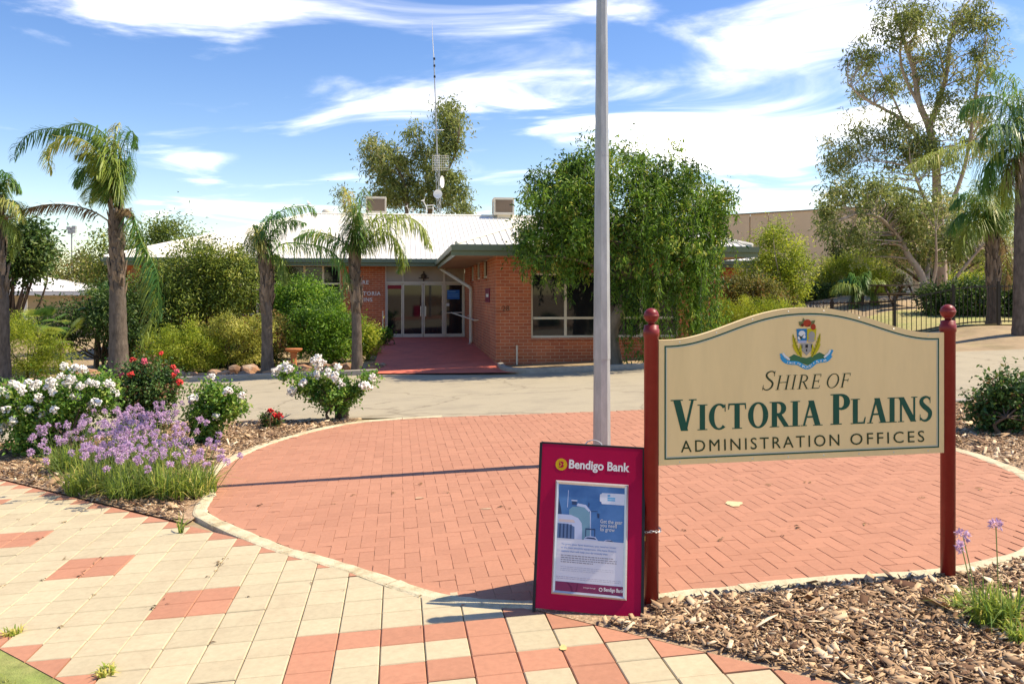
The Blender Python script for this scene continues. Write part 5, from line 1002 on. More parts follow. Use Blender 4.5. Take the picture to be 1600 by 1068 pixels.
def sandwich_board():
    bl, br = Vector((.110, 4.16)), Vector((.640, 4.055)); d = (br - bl); yaw = math.atan2(d.y, d.x); wid = d.length
    zl = float(g(bl.x, bl.y)) + .002; R = empty('sandwich_board', (bl.x, bl.y, zl), yaw, 'plum sandwich board with a framed tractor poster leaning by the sign post', 'sign'); H, lean = .825, .235
    u, n = Vector((0, lean, math.sqrt(H * H - lean * lean))).normalized(), Vector((0, -1, .29)).normalized(); n = Vector((0, -u.z, u.y))
    P = lambda x, h, t=0: Vector((x, 0, .012)) + Vector((.0, 0, -.012 * x / wid)) + u * h + n * t
    def slab(name, mat, x0, x1, h0, h1, t0, t1, par=R):
        b = MB(); vs = [P(x, h, t) for t in (t0, t1) for x, h in ((x0, h0), (x1, h0), (x1, h1), (x0, h1))]; b.add(vs, [(3, 2, 1, 0), (4, 5, 6, 7), (0, 1, 5, 4), (1, 2, 6, 5), (2, 3, 7, 6), (3, 0, 4, 7)]); return b.build(name, mat, par)
    fp = slab('front_panel', m_plum, .004, wid - .004, .005, H, -.002, .002)
    e = MB()
    for x in (0, wid): e.bar(P(x, -.012, -.004), P(x, H + .006, -.004), .014, .02)
    e.bar(P(0, H + .003, -.006), P(wid, H + .003, -.006), .016, .014); e.build('front_frame', m_black, R)
    bk = MB(); t0 = P(0, H, -.025); t1 = P(wid, H, -.025); b0 = Vector((0, lean * 2 + .02, -.0)); b1 = Vector((wid, lean * 2 + .02, .0))
    bk.add([b0, b1, t1, t0, b0 + Vector((0, .006, 0)), b1 + Vector((0, .006, 0)), t1 + Vector((0, .006, 0)), t0 + Vector((0, .006, 0))], [(0, 1, 2, 3), (7, 6, 5, 4), (0, 4, 5, 1), (1, 5, 6, 2), (2, 6, 7, 3), (3, 7, 4, 0)]); bk.build('back_panel', m_plum, R)
    e = MB()
    for a, b in ((b0, t0), (b1, t1)): e.bar(a + Vector((0, .008, -.01)), b + Vector((0, .008, 0)), .018, .014)
    e.build('back_frame', m_black, R)
    hd = MB(); c = [P(wid * .43 + .09 * i / 10, H + .008 + .026 * math.sin(math.pi * i / 10) ** .6, -.012) for i in range(11)]; hd.tube(c, .0035, 6); hd.bar(P(wid * .40, H + .008, -.012), P(wid * .60, H + .008, -.012), .008, .004); hd.build('handle', m_alu, R)
    for x in (.0, wid): q = MB(); q.bar(P(x, .42, -.02), P(x, .42, -.02) + Vector((0, .20, .0)), .008, .003); q.build('stay', m_black, R)
    # snap frame and poster
    x0, x1, h0, h1 = .086, wid - .078, .080, .640
    slab('poster', m_paper, x0 + .014, x1 - .014, h0 + .014, h1 - .014, .0035, .0050); f = MB(); w = .018; ring = [((x0, h0), (x1, h0)), ((x1, h0), (x1, h1)), ((x1, h1), (x0, h1)), ((x0, h1), (x0, h0))]; ins = [(x0 + w, h0 + w), (x1 - w, h0 + w), (x1 - w, h1 - w), (x0 + w, h1 - w)]; mid = [(x0 + w * .45, h0 + w * .45), (x1 - w * .45, h0 + w * .45), (x1 - w * .45, h1 - w * .45), (x0 + w * .45, h1 - w * .45)]; out = [(x0, h0), (x1, h0), (x1, h1), (x0, h1)]
    for k in range(4):
        j = (k + 1) % 4; g_ = .0006
        f = MB(); f.add([P(*out[k], .002), P(*out[j], .002), P(*mid[j], .011), P(*mid[k], .011), P(*ins[j], .0065), P(*ins[k], .0065)], [(0, 1, 2, 3), (3, 2, 4, 5)]); f.build('frame_rail', m_alu, R)
    pw, ph = x1 - x0 - 2 * w, h1 - h0 - 2 * w; X = lambda s: x0 + w + pw * s; Hh = lambda t: h1 - w - ph * t      # poster coordinates, origin top left
    lift = [.0052]
    def pr(name, mat, *polys, label=None):
        lift[0] += .00008; b = MB()
        for q in polys: b.add([P(X(s), Hh(t), lift[0]) for s, t in q], [tuple(range(len(q)))])
        return b.build(name, mat, R, label=label)
    def rect(a, b, c, d): return [(a, b), (a, d), (c, d), (c, b)]
    def sky_mat():
        m, nt, N, L = newmat('poster_sky'); o = N('ShaderNodeOutputMaterial'); p = N('ShaderNodeBsdfPrincipled'); L(p.outputs[0], o.inputs[0]); p.inputs['Roughness'].default_value = .25
        tc = N('ShaderNodeTexCoord'); nz = N('ShaderNodeTexNoise'); nz.inputs['Scale'].default_value = 9; nz.inputs['Detail'].default_value = 5; L(tc.outputs['Object'], nz.inputs[0]); r = N('ShaderNodeValToRGB'); L(nz.outputs[0], r.inputs[0])
        r.color_ramp.elements[0].position = .3; r.color_ramp.elements[0].color = (.035, .13, .33, 1); r.color_ramp.elements[1].position = .75; r.color_ramp.elements[1].color = (.10, .25, .50, 1); L(r.outputs[0], p.inputs['Base Color']); return m
    pr('poster_picture', sky_mat(), rect(0, 0, 1, .515))
    ghost = flat('tractor_white', (.50, .56, .74)); glass = flat('tractor_glass', (.16, .32, .42)); dk = flat('tractor_dark', (.03, .06, .14)); mid_ = flat('tractor_grille', (.10, .17, .32))
    pr('print_tractor_cab', glass, [(.17, .24), (.22, .21), (.38, .205), (.47, .235), (.50, .30), (.52, .515), (.36, .515), (.34, .40), (.17, .30)])
    pr('print_tractor_roof', ghost, [(.30, .175), (.42, .185), (.49, .235), (.47, .25), (.40, .21), (.28, .20)], [(.485, .24), (.50, .24), (.51, .50), (.497, .50)], [(.20, .145), (.29, .145), (.29, .157), (.20, .157)], [(.145, .055), (.155, .055), (.147, .22), (.138, .22)])
    pr('print_tractor_parts', dk, [(.21, .157), (.28, .157), (.28, .19), (.21, .19)], [(.46, .16), (.475, .165), (.475, .20), (.455, .20)], [(.59, .255), (.63, .26), (.63, .305), (.60, .30)], [(.50, .24), (.60, .235), (.60, .242), (.50, .247)], [(.0, .13), (.04, .22), (.06, .29), (.0, .29)])
    pr('print_tractor_bonnet', ghost, [(0, .29), (.20, .29), (.31, .315), (.365, .36), (.375, .42), (.375, .515), (0, .515)])
    pr('print_tractor_grille', mid_, [(0, .375), (.16, .375), (.26, .40), (.265, .515), (0, .515)]); pr('print_tractor_bars', dk, *[rect(.03 + .055 * k, .38, .052 + .055 * k, .512) for k in range(4)]); pr('print_tractor_badge', flat('badge', (.62, .50, .48)), [(.02, .335), (.24, .335), (.27, .36), (.02, .362)])
    pr('print_tractor_rail', dk, rect(.425, .41, .437, .515), rect(.56, .41, .572, .515), rect(.425, .405, .572, .417)); pr('print_tractor_guard', ghost, [(.40, .515), (.43, .485), (.50, .475), (.58, .48), (.62, .515)], [(.70, .515), (.73, .50), (.80, .495), (.86, .515)]); pr('print_tractor_wheel', dk, [(.42, .50), (.46, .488), (.56, .488), (.60, .505)], [(.72, .51), (.76, .502), (.82, .502), (.85, .514)])
    pr('print_logo_patch', flat('patch', (.70, .72, .80)), [(.63, .075), (.655, .07), (.66, .06), (1, .058), (1, .165), (.66, .165), (.655, .148), (.63, .14)])
    pr('print_logo_lettering', flat('logo_blue', (.12, .42, .68)), rect(.745, .073, .785, .092), rect(.745, .098, .86, .114), rect(.745, .118, .86, .133)); 
    def lines(name, mat, t0, dt, th, spans, s0=.07):
        r_ = random.Random(int(t0 * 1000)); polys = []
        for k, e in enumerate(spans):
            s = s0
            while s < e:
                wl = r_.uniform(.012, .055); polys.append(rect(s, t0 + k * dt, min(e, s + wl), t0 + k * dt + th)); s += wl + .010
        pr(name, mat, *polys)
    PB = flat('print_blue', (.22, .34, .58)); lines('print_paragraph', flat('print_grey', (.30, .27, .30)), .668, .020, .008, [.85, .90, .90, .55]); lines('print_paragraph', flat('print_pale', (.52, .50, .56)), .775, .017, .005, [.86, .86, .6]); lines('print_paragraph', flat('print_pink', (.50, .44, .50)), .868, .016, .005, [.97, .97], .01)
    pr('print_footer_band', flat('footer', (.25, .035, .10)), rect(0, .915, 1, 1)); pr('print_footer_swirl', flat('swirl', (.17, .02, .07)), [(.16, .915), (.19, .915), (.25, .955), (.27, 1), (.24, 1), (.22, .96)], [(.33, .915), (.345, .915), (.32, 1), (.30, 1)])
    rot = Matrix((Vector((1, 0, -.012 / wid)).normalized(), u, n)).transposed().to_euler(); white_ = flat('sign_white', (.74, .72, .70))
    def tx(body, size, s, t, mat, off=0., width=None, lab=None, lf=.0076): q = text_obj('lettering', body, size, mat, R, P(X(s), Hh(t), lf), width=width, extrude=.0002, offset=off); q.rotation_euler = rot; tag(q, lab); return q
    for k, l in enumerate(('Get the gear', 'you need', 'to grow')): tx(l, .026, .645, .345 + .037 * k, white_, .0003, width=[.112, .084, .074][k])
    for k, (l, e) in enumerate((('To grow your farm business, you need to invest', .82), ('in the best possible equipment. We have finance', .82), ('options that will help you do exactly that.', .70))): tx(l, .012, .07, .575 + .033 * k, PB, .0001, width=pw * e)
    tx('Bendigo Bank', .024, .72, .968, white_, .0006, width=.098); tx('arranged through', .009, .42, .957, white_, 0, width=.06)
    q = MB(); c0 = (.66, .957)
    for k in range(12): pass
    ang = [6.283 * k / 20 for k in range(20)]
    def disc(name, mat, xc, hc, r0, r1, lf): 
        b = MB(); k = len(ang)
        b.add([P(xc + r1 * math.cos(a), hc + r1 * math.sin(a), lf) for a in ang] + ([P(xc + r0 * math.cos(a), hc + r0 * math.sin(a), lf) for a in ang] if r0 else []), [(i, (i + 1) % k, k + (i + 1) % k, k + i) for i in range(k)] if r0 else [tuple(range(k))]); return b.build(name, mat, R)
    disc('footer_emblem', white_, X(.675), Hh(.957), .006, .0095, .0077)
    # header: emblem and bank name
    gold = flat('emblem_gold', (.62, .36, .01)); disc('emblem_disc', gold, .112, .722, 0, .031, .0032)
    b = MB(); 
    for q in ([(-.012, .016), (-.012, -.016), (.004, -.016), (.013, -.010), (.012, -.003), (.006, 0), (.012, .004), (.012, .011), (.004, .016)],): b.add([P(.112 + x, .722 + y, .0036) for x, y in q], [tuple(range(len(q)))])
    b.build('emblem_letter', m_plum, R); b = MB(); b.add([P(.112 + x, .722 + y, .0040) for x, y in ((-.012, .012), (-.002, .0), (-.012, -.012), (-.007, -.012), (.004, 0), (-.007, .012))], [(0, 1, 4, 5), (1, 2, 3, 4)]); b.build('emblem_stripe', gold, R)
    o = text_obj('lettering', 'Bendigo Bank', .062, white_, R, P(.152, .706, .0032), width=.315, extrude=.0003, offset=.0017); o.rotation_euler = rot; tag(o, 'white bank name on the board header')
sandwich_board()
def chain():
    R = empty('chain', (.70, 4.16, .36), 0, 'short steel chain with brass padlock tying board to sign post', 'chain'); c = Vector((.712, 4.22, .40)) - Vector((.70, 4.16, .36))
    for k in range(16):
        a = math.radians(-215 + k * 16.5); r = .046; p = c + Vector((r * math.cos(a), r * math.sin(a), .004 * math.sin(k))); d = Vector((-math.sin(a), math.cos(a), 0)); s = Vector((0, 0, 1)) if k % 2 else Vector((math.cos(a), math.sin(a), 0)); l = MB()
        l.tube([p + d * .009 * math.cos(t) + s * .005 * math.sin(t) for t in [6.283 * i / 10 for i in range(11)]], .0017, 5); l.build('link', m_alu, R)
    for k in range(7): p = c + Vector((-.05 - .004 * k, -.03 + .004 * k, .0 + .012 * k)); l = MB(); l.tube([p + Vector((.005 * math.sin(t) * (k % 2), .005 * math.sin(t) * (1 - k % 2), .009 * math.cos(t))) for t in [6.283 * i / 10 for i in range(11)]], .0017, 5); l.build('link', m_alu, R)
    b = MB(); b.box(c.x - .062, c.x - .038, c.y - .045, c.y - .033, c.z - .045, c.z - .02); b.build('padlock', M('brass', (.45, .30, .10), metal=.7, rough=.4), R)
chain()
def light_pole():
    X, Y = .840, 7.72; z = float(g(X, Y)); R = empty('light_pole', (X, Y, z), .2, 'tall tapered galvanised steel pole rising out of the picture behind the sandwich board', 'lamp post')
    b = MB(); n = 8
    def ring(zz, r): return [(r * math.cos(math.pi / 8 + k * math.pi / 4), r * math.sin(math.pi / 8 + k * math.pi / 4), zz) for k in range(n)]
    b.add(ring(-.1, .084) + ring(.98, .076), [(k, (k + 1) % n, n + (k + 1) % n, n + k) for k in range(n)]); b.build('lower_shaft', m_galv, R)
    b = MB(); b.add(ring(.965, .080) + ring(3.1, .063) + ring(4.9, .046) + ring(6.3, .034), [(j * n + k, j * n + (k + 1) % n, (j + 1) * n + (k + 1) % n, (j + 1) * n + k) for j in range(3) for k in range(n)]); b.build('shaft', m_galv, R)
    b = MB(); b.add(ring(2.86, .066) + ring(2.90, .066), [(k, (k + 1) % n, n + (k + 1) % n, n + k) for k in range(n)]); b.build('joint_band', m_galv, R)
    b = MB(); b.tube([(0, 0, 6.25), (.05, .3, 6.5), (.1, .9, 6.62)], .03, 8); b.build('arm', m_galv, R); b = MB(); b.box(.04, .24, .85, 1.35, 6.57, 6.67); b.build('lamp_head', m_galv, R)
light_pole()

# ------------------------------------------------------------------ far buildings, fence, lights
def far_things():
    # white-roofed house at left
    Y = 46; a = at(0, 0, Y).x; R = empty('white_house', (-30, Y, -.76), math.radians(4), 'cream house with white metal roof and verandah far left', 'building'); k = Y / F
    b = MB(); b.box(-8, 5.3, 0, 7, 0, 2.5); b.build('wall', M('cream_render', (.50, .42, .30), var=.05), R)
    b = MB(); zr = 3.42; ze = 2.55; b.add([(-9, -1.2, ze), (6.1, -1.2, ze), (6.1, 8, ze), (-9, 8, ze), (-5, 3.4, zr), (2.2, 3.4, zr)], [(0, 1, 5, 4), (1, 2, 5), (2, 3, 4, 5), (3, 0, 4), (0, 3, 2, 1)]); b.build('roof', m_white, R)
    b = MB(); b.box(-9, 7.4, -1.5, -1.3, 2.32, 2.52); b.build('fascia', m_white, R); b = MB(); b.box(6.1, 13.5, -1, 3, 2.5, 2.62); b.build('carport_roof', m_white, R)
    for x in (3.4, 7.2, 13.2): q = MB(); q.box(x, x + .12, -1.4, -1.28, 0, 2.4); q.build('post', m_white, R)
    for x in (-1.5, .6): w = MB(); w.box(x, x + 1.5, -.03, .02, .9, 2.1); o = w.build('window', m_frame, R); w = MB(); w.box(x + .06, x + 1.44, -.05, -.03, .96, 2.04); w.build('pane', m_glass, o)
    # floodlight tower
    p = at(112, 445, 110); R = empty('floodlight_tower', p, 0, 'thin floodlight tower above the trees at far left', 'light tower'); b = MB(); b.tube([(0, 0, -3), (0, 0, 7.6)], .12, 6); b.build('mast', m_galv, R)
    for dx, dz in ((-.35, 7.5), (.35, 7.6), (-.2, 7.0), (.3, 7.1)): q = MB(); q.box(dx - .25, dx + .25, -.2, .2, dz - .2, dz + .25); q.build('lamp', m_galv, R)
    # tan warehouse of tilt-up panels
    A = at(1120, 460, 61.5); B = at(1415, 460, 54); d = (B - A); yaw = math.atan2(d.y, d.x); Lg = d.length; R = empty('tan_warehouse', (A.x, A.y, 0), yaw, 'big windowless tan warehouse of concrete panels at right', 'building')
    b = MB(); b.box(-14, Lg, .16, 20, -.5, 7.3); b.build('shell', m_tan, R); x = -14; ht = lambda x: 7.35 if x < 9 else 7.05
    ws = [4.6, 1.35] * 8; i = 0
    while x < Lg - .3:
        w = min(ws[i % len(ws)], Lg - x); q = MB(); q.box(x + .03, x + w - .03, (0 if i % 2 == 0 else .05), .15, -.5, 7.42); q.build('wall_panel', m_tan, R); x += w; i += 1
    b = MB(); b.box(-14, Lg, -.05, .2, 7.42, 7.52); b.build('capping', M('tan_capping', (.30, .24, .17)), R)
    # low tan building behind the gums
    p = at(1372, 470, 46); R = empty('tan_shed', (p.x, p.y, p.z - .6), 0, 'low tan building with doors behind the gum trunks', 'building'); b = MB(); b.box(0, 6.5, 0, 5, 0, 3.4); b.build('wall', m_tan, R); b = MB(); b.box(-.3, 7.2, -.8, 5, 3.4, 3.55); b.build('roof', m_frame, R)
    for x in (1.0, 4.2): w = MB(); w.box(x, x + .9, -.05, 0, .3, 2.4); w.build('door', m_frame, R)
    w = MB(); w.box(2.4, 3.6, -.05, 0, 1.5, 2.4); w.build('window', m_glass, R)
    for x in (3.6, 5.6, 6.6): q = MB(); q.tube([(x, -.7, 0), (x, -.7, 3.4)], .06, 6); q.build('post', m_frame, R)
    # small gable behind the office
    p = at(1153, 440, 40); R = empty('garden_gable', p, BT, 'small white gable frame with brown tiles beside the office', 'shelter'); k = 40 / F; b = MB(); w = 24 * k; h = 24 * k
    for s in (-1, 1): b.bar((s * w, 0, 0), (0, 0, h), .06, .16, (0, 1, 0))
    b.bar((-w, 0, .0), (w, 0, .0), .06, .16, (0, 1, 0)); b.bar((0, 0, .08), (0, 0, h - .1), .06, .07, (0, 1, 0)); b.build('gable_frame', m_white, R)
    for s in (-1, 1):
        q = MB(); q.add([(s * w * 1.02, .05, -.02), (0, .05, h), (0, 3, h), (s * w * 1.02, 3, -.02)], [(0, 1, 2, 3)]); q.build('roof_slope', m_white, R)
    for i in range(4):
        q = MB(); zz = .1 + i * .13; ww = w * (1 - zz / h) * .95; q.box(-ww, ww, .4 + .1 * i, .5 + .1 * i, zz, zz + .11); q.build('tile_course', M('brown_tile', (.22, .10, .07)), R)
    for x in (-w + .05, w - .05): q = MB(); q.box(x - .05, x + .05, .0, .1, -2.4, -.08); q.build('post', m_white, R)
far_things()
def fence():
    R = empty('picket_fence', (12.7, 24, float(g(12.7, 24))), 0, 'black steel picket fence round the lawn on the right', 'fence'); o = Vector(R.location)
    runs = [[at(1170, 520, 29), at(1300, 520, 26), at(1398, 520, 24.2), at(1489, 520, 24.0)], [at(1489, 520, 24.0), at(1560, 520, 24.2), at(1650, 520, 24.4)]]
    pk = MB(); pk.box(-.008, .008, -.008, .008, .06, 1.18); pkm = pk.mesh('picket', m_fence); pm = MB(); pm.box(-.03, .03, -.03, .03, 0, 1.25).box(-.035, .035, -.035, .035, 1.25, 1.265); pom = pm.mesh('post', m_fence)
    for run in runs:
        for a, b in zip(run, run[1:]):
            L = (Vector((b.x, b.y)) - Vector((a.x, a.y))).length; n = int(L / .125)
            f = lambda t: Vector((a.x + (b.x - a.x) * t, a.y + (b.y - a.y) * t, float(g(a.x + (b.x - a.x) * t, a.y + (b.y - a.y) * t))))
            for i in range(n): p = link(bpy.data.objects.new('picket', pkm)); p.parent = R; p.location = f((i + .5) / n) - o
            for t in (0, 1) if run is runs[1] and b is run[-1] else (0,): p = link(bpy.data.objects.new('post', pom)); p.parent = R; p.location = f(t) - o
            for h in (.1, 1.12):
                q = MB()
                for i in range(6): q.bar(f(i / 6) - o + Vector((0, 0, h)), f((i + 1) / 6) - o + Vector((0, 0, h)), .025, .035)
                q.build('rail', m_fence, R)
    # picnic table behind it
    p = on(1396, 30.5); T = empty('picnic_table', p, .3, 'dark picnic table in the shade behind the fence', 'table')
    for nm, y0, y1, z in (('table_top', -.35, .35, .74), ('bench_seat', -.8, -.55, .44), ('bench_seat', .55, .8, .44)): b = MB(); b.box(-.8, .8, y0, y1, z - .05, z); b.build(nm, m_bark_d, T)
    for x in (-.55, .55):
        for s in (-1, 1): b = MB(); b.bar((x, s * .15, .72), (x, s * .6, 0), .06, .05); b.build('leg', m_bark_d, T)
        b = MB(); b.bar((x, -.75, .36), (x, .75, .36), .05, .05); b.build('cross_beam', m_bark_d, T)
    # hooped garden edging on the far path
    for i in range(6):
        c = at(1252 + i * 9.5, 481, 30); h = MB(); h.tube([(-.1 + .2 * k / 8, 0, -.12 + .22 * math.sin(math.pi * k / 8)) for k in range(9)], .012, 5); q = h.build('garden_hoop', m_frame); q.location = c; tag(q, 'pale wire hoop in the row left of the small young palm', 'hoop', 'wire hoops in a row')
fence()

# ------------------------------------------------------------------ flowers, rocks, litter
def petal_ball(name, mat, R_, n=26, seed=0):
    r = np.random.default_rng(seed); d = unit(r.normal(size=(n, 3)) + np.array([0, -.1, .35])); b = MB()
    for k in range(n):
        v = Vector(d[k]); a = v.orthogonal().normalized(); u = v.cross(a); rr = R_ * r.uniform(.55, 1.0); w = R_ * r.uniform(.38, .6); c = v * rr * .55
        b.add([c - a * w * .5, c + u * w * .6 + v * rr * .25, c + v * rr * .45 + a * w * .1, c + a * w * .55 + v * rr * .2, c - u * w * .6 + v * rr * .2], [(0, 4, 2, 1), (4, 3, 2), (2, 3, 1)])
    me = b.mesh(name, mat); return me
wp = leafmat('petal_white', (.74, .72, .62), (.82, .80, .74), (.80, .66, .58), trans=.25, rough=.6)
PET = {'white': M('white_petal', (.84, .80, .72), var=.05, scale=40, rough=.6, rnd='obj', rndamt=.05), 'red': M('red_petal', (.62, .03, .03), var=.1, scale=40, rough=.55, rnd='obj', rndamt=.2), 'coral': M('coral_petal', (.72, .06, .05), var=.1, scale=40, rough=.55, rnd='obj', rndamt=.2), 'pink': M('pink_petal', (.72, .12, .18), var=.1, scale=40, rough=.55)}
FLW = {k: [petal_ball('flower', m, .068, n=34, seed=i) for i in range(3)] for k, m in PET.items()}
def rose(label, base, blobs, n, per, mat, flowers, kind, seed, stems=7, cr=.055, L=.052, Wd=.032, fs=1.0, extra=()):
    r = random.Random(seed); R = tree('rose_bush', label, base, base + Vector((0, 0, .18)), blobs, n, per, cr, L, Wd, mat, m_bark_d, .022, -.1, .55, seed, 'rose bushes in the mulch beds', 'rose bush', stems + 12, .35)
    for i, (p, s) in enumerate(flowers):
        o = link(bpy.data.objects.new('flower', FLW[kind[i % len(kind)]][i % 3])); o.parent = R; o.location = Vector(p) - base; q = s * fs; o.scale = (q, q, q * .9); o.rotation_euler = (r.uniform(-.5, .5), r.uniform(-.5, .5), r.uniform(0, 6))
    return R
def build_roses():
    def fl_(lst, Y, s=1., j=.12, seed=0): r = random.Random(seed); return [(at(x, y, Y + r.uniform(-j, j)), s * r.uniform(.8, 1.2)) for x, y in lst]
    Y = 9.5; b = gp(110, 712)
    wl = [(118, 575), (100, 572), (130, 577), (20, 600), (35, 612), (52, 606), (12, 618), (60, 622), (80, 598), (88, 603), (110, 592), (118, 597), (105, 600), (125, 603), (58, 600), (75, 605), (82, 612), (150, 600), (162, 602), (170, 598), (178, 615), (172, 602), (68, 648), (75, 652), (62, 660), (20, 658), (30, 630), (10, 640), (85, 640), (142, 632), (150, 628), (90, 660), (45, 640), (118, 620), (140, 598), (95, 588), (30, 605), (5, 610), (44, 598)]
    rose('large white rose bush at far left covered in clustered blooms', b, [blobpx(60, 640, 45, 40, Y), blobpx(115, 620, 50, 40, Y), blobpx(150, 615, 35, 32, Y), blobpx(60, 690, 38, 35, Y, -.1), blobpx(95, 665, 45, 40, Y), blobpx(25, 630, 28, 26, Y)], 420, 26, L_rose, fl_(wl, Y - .25, 1.0, .2, 1), ['white'], 61)
    Y = 9.7; rose('white rose bush cut off by the left picture edge', on(-30, Y), [blobpx(-15, 635, 30, 45, Y), blobpx(-40, 640, 40, 50, Y)], 160, 26, L_rosed, fl_([(4, 668), (-6, 620), (8, 645), (-15, 600)], Y - .3, 1.1, .1, 2), ['white'], 62)
    Y = 11.0; b = gp(235, 668)
    rose('dark leaved rose bush with coral red blooms left of the driveway view', b, [blobpx(230, 600, 50, 34, Y), blobpx(215, 625, 45, 35, Y), blobpx(260, 610, 28, 24, Y), blobpx(235, 580, 30, 14, Y), blobpx(245, 640, 20, 25, Y)], 330, 26, L_rosed, fl_([(207, 562), (225, 564), (252, 552), (204, 585), (190, 586), (270, 574), (272, 586), (276, 580), (280, 597)], Y - .2, .78, .15, 3), ['coral', 'pink', 'coral'], 63)
    Y = 9.75; b = gp(335, 690)
    rose('small white rose bush leaning right beside the driveway edge', b, [blobpx(318, 650, 26, 24, Y), blobpx(350, 632, 30, 20, Y), blobpx(335, 615, 24, 16, Y), blobpx(325, 672, 20, 18, Y), blobpx(368, 640, 12, 14, Y)], 190, 24, L_rose, fl_([(330, 588), (378, 618), (356, 611), (303, 622), (338, 650)], Y - .2, 1.05, .1, 4), ['white'], 64, cr=.045)
    Y = 10.75; b = gp(424, 668); rose('tiny red rose plant in the mulch between the two white rose bushes', b, [blobpx(424, 656, 16, 10, Y), blobpx(415, 658, 8, 6, Y)], 46, 22, L_rosed, fl_([(422, 642), (437, 650), (428, 650)], Y - .05, .8, .04, 5), ['red'], 65, cr=.03, L=.035, Wd=.022, stems=3)
    Y = 11.25; b = gp(520, 657)
    rose('spreading white rose bush with a bare stump near the brick plaza', b, [blobpx(505, 605, 34, 24, Y), blobpx(525, 610, 26, 24, Y), blobpx(475, 598, 18, 14, Y), blobpx(448, 582, 12, 7, Y), blobpx(560, 608, 14, 10, Y), blobpx(578, 592, 12, 8, Y), blobpx(520, 630, 22, 12, Y), blobpx(545, 622, 12, 10, Y)], 250, 24, L_rose, fl_([(437, 576), (446, 570), (452, 577), (430, 580), (497, 560), (492, 564), (503, 566), (498, 572), (474, 598), (458, 608), (455, 612), (515, 584), (520, 590), (530, 596), (524, 586), (533, 602), (528, 574), (568, 602), (574, 604), (582, 590), (512, 582), (494, 586)], Y - .2, 1.1, .1, 6), ['white'], 66, cr=.045)
    s = MB(); bb = gp(534, 652); s.lathe([(.10, -.05), (.095, .05), (.10, .1), (.085, .14)], (0, 0, 0), 9); s.tube([(.0, 0, .08), (.08, .02, .2)], [.06, .04], 6); o = s.build('tree_stump', m_bark_d, None, True); o.location = bb; tag(o, 'dark old stump beside the spreading white rose bush', 'stump')
    Y = 8.5; b = gp(1572, 680); rose('green rose bush without blooms at the right edge behind the sign', b, [blobpx(1565, 640, 45, 34, Y), blobpx(1590, 620, 40, 34, Y), blobpx(1545, 605, 12, 14, Y), blobpx(1540, 655, 26, 20, Y), blobpx(1620, 640, 40, 40, Y)], 280, 26, L_rosed, [], ['white'], 67, cr=.06)
    # a loose bare cane
build_roses()
def blades(P, H, lean, wd, r, curve=.5):
    """arching strap leaves: 3 quads each"""
    k = len(P); a = r.uniform(0, 6.283, k); d = np.stack([np.cos(a), np.sin(a), np.zeros(k)], 1) * lean[:, None]; s = np.stack([-np.sin(a), np.cos(a), np.zeros(k)], 1); V = np.empty((k, 8, 3))
    for i, t in enumerate((0, .4, .75, 1)):
        c = P + d * (H * t ** 1.7)[:, None]; c[:, 2] += H * (t - curve * lean * t ** 2.4); w = wd * (1, .95, .65, .08)[i]
        V[:, 2 * i] = c - s * w / 2; V[:, 2 * i + 1] = c + s * w / 2
    q = np.arange(k)[:, None] * 8; return V.reshape(-1, 3), np.concatenate([q + np.array([[2 * i, 2 * i + 1, 2 * i + 3, 2 * i + 2]]) for i in range(3)], 0)
def garlic(label, base, rad, n, H, flowers, seed, fh=(.45, .7), yellow=0.):
    r = np.random.default_rng(seed); R = empty('society_garlic', base, 0, label, 'flowering plant', 'society garlic clumps'); k = n
    rr = rad * np.sqrt(r.random(k)) * .6; a = r.uniform(0, 6.283, k); P = np.stack([rr * np.cos(a), rr * np.sin(a), np.zeros(k)], 1); P[:, 2] = g(P[:, 0] + base.x, P[:, 1] + base.y) - base.z
    V, Fq = blades(P, H * r.uniform(.6, 1.1, k), np.clip(r.normal(.62, .34, k), 0, 1.25), .0085, r, .62); t = np.clip(r.normal(.45 + yellow, .27, k), 0, 1); np_mesh('leaves', V, Fq, L_blade, R, None, np.tile(t, 3))
    if not flowers: return R
    st = MB(); Pn, Dn = [], []
    for i in range(flowers):
        q = rad * math.sqrt(r.random()) * .6; an = r.uniform(0, 6.28); b0 = Vector((q * math.cos(an), q * math.sin(an), 0)); h = r.uniform(*fh); tip = b0 + Vector((b0.x * .9 + r.normal(0, .06), b0.y * .9 + r.normal(0, .06), h)); st.tube([b0, b0.lerp(tip, .6) + Vector((0, 0, .02)), tip], .0028, 3, False)
        m = 16; d = unit(r.normal(size=(m, 3)) + np.array([0, 0, .35])); c = np.array(tip) + d * .020
        for j in range(m):
            for _ in range(4): Pn.append(c[j]); Dn.append(unit(d[j] * .5 + r.normal(size=3) * .7))
    st.build('flower_stems', M('flower_stem', (.16, .22, .07)), R); Pn = np.array(Pn); Dn = np.array(Dn); q = 64
    for a, b in ([(0, len(Pn))] if flowers > 5 else [(i * q, i * q + q) for i in range(flowers)]):
        leafcloud('flower_heads' if flowers > 5 else 'flower_head', Pn[a:b], Dn[a:b], np.full(b - a, .022), np.full(b - a, .009), L_lilac, R, None, r, 'stuff' if flowers > 5 else None)
    return R
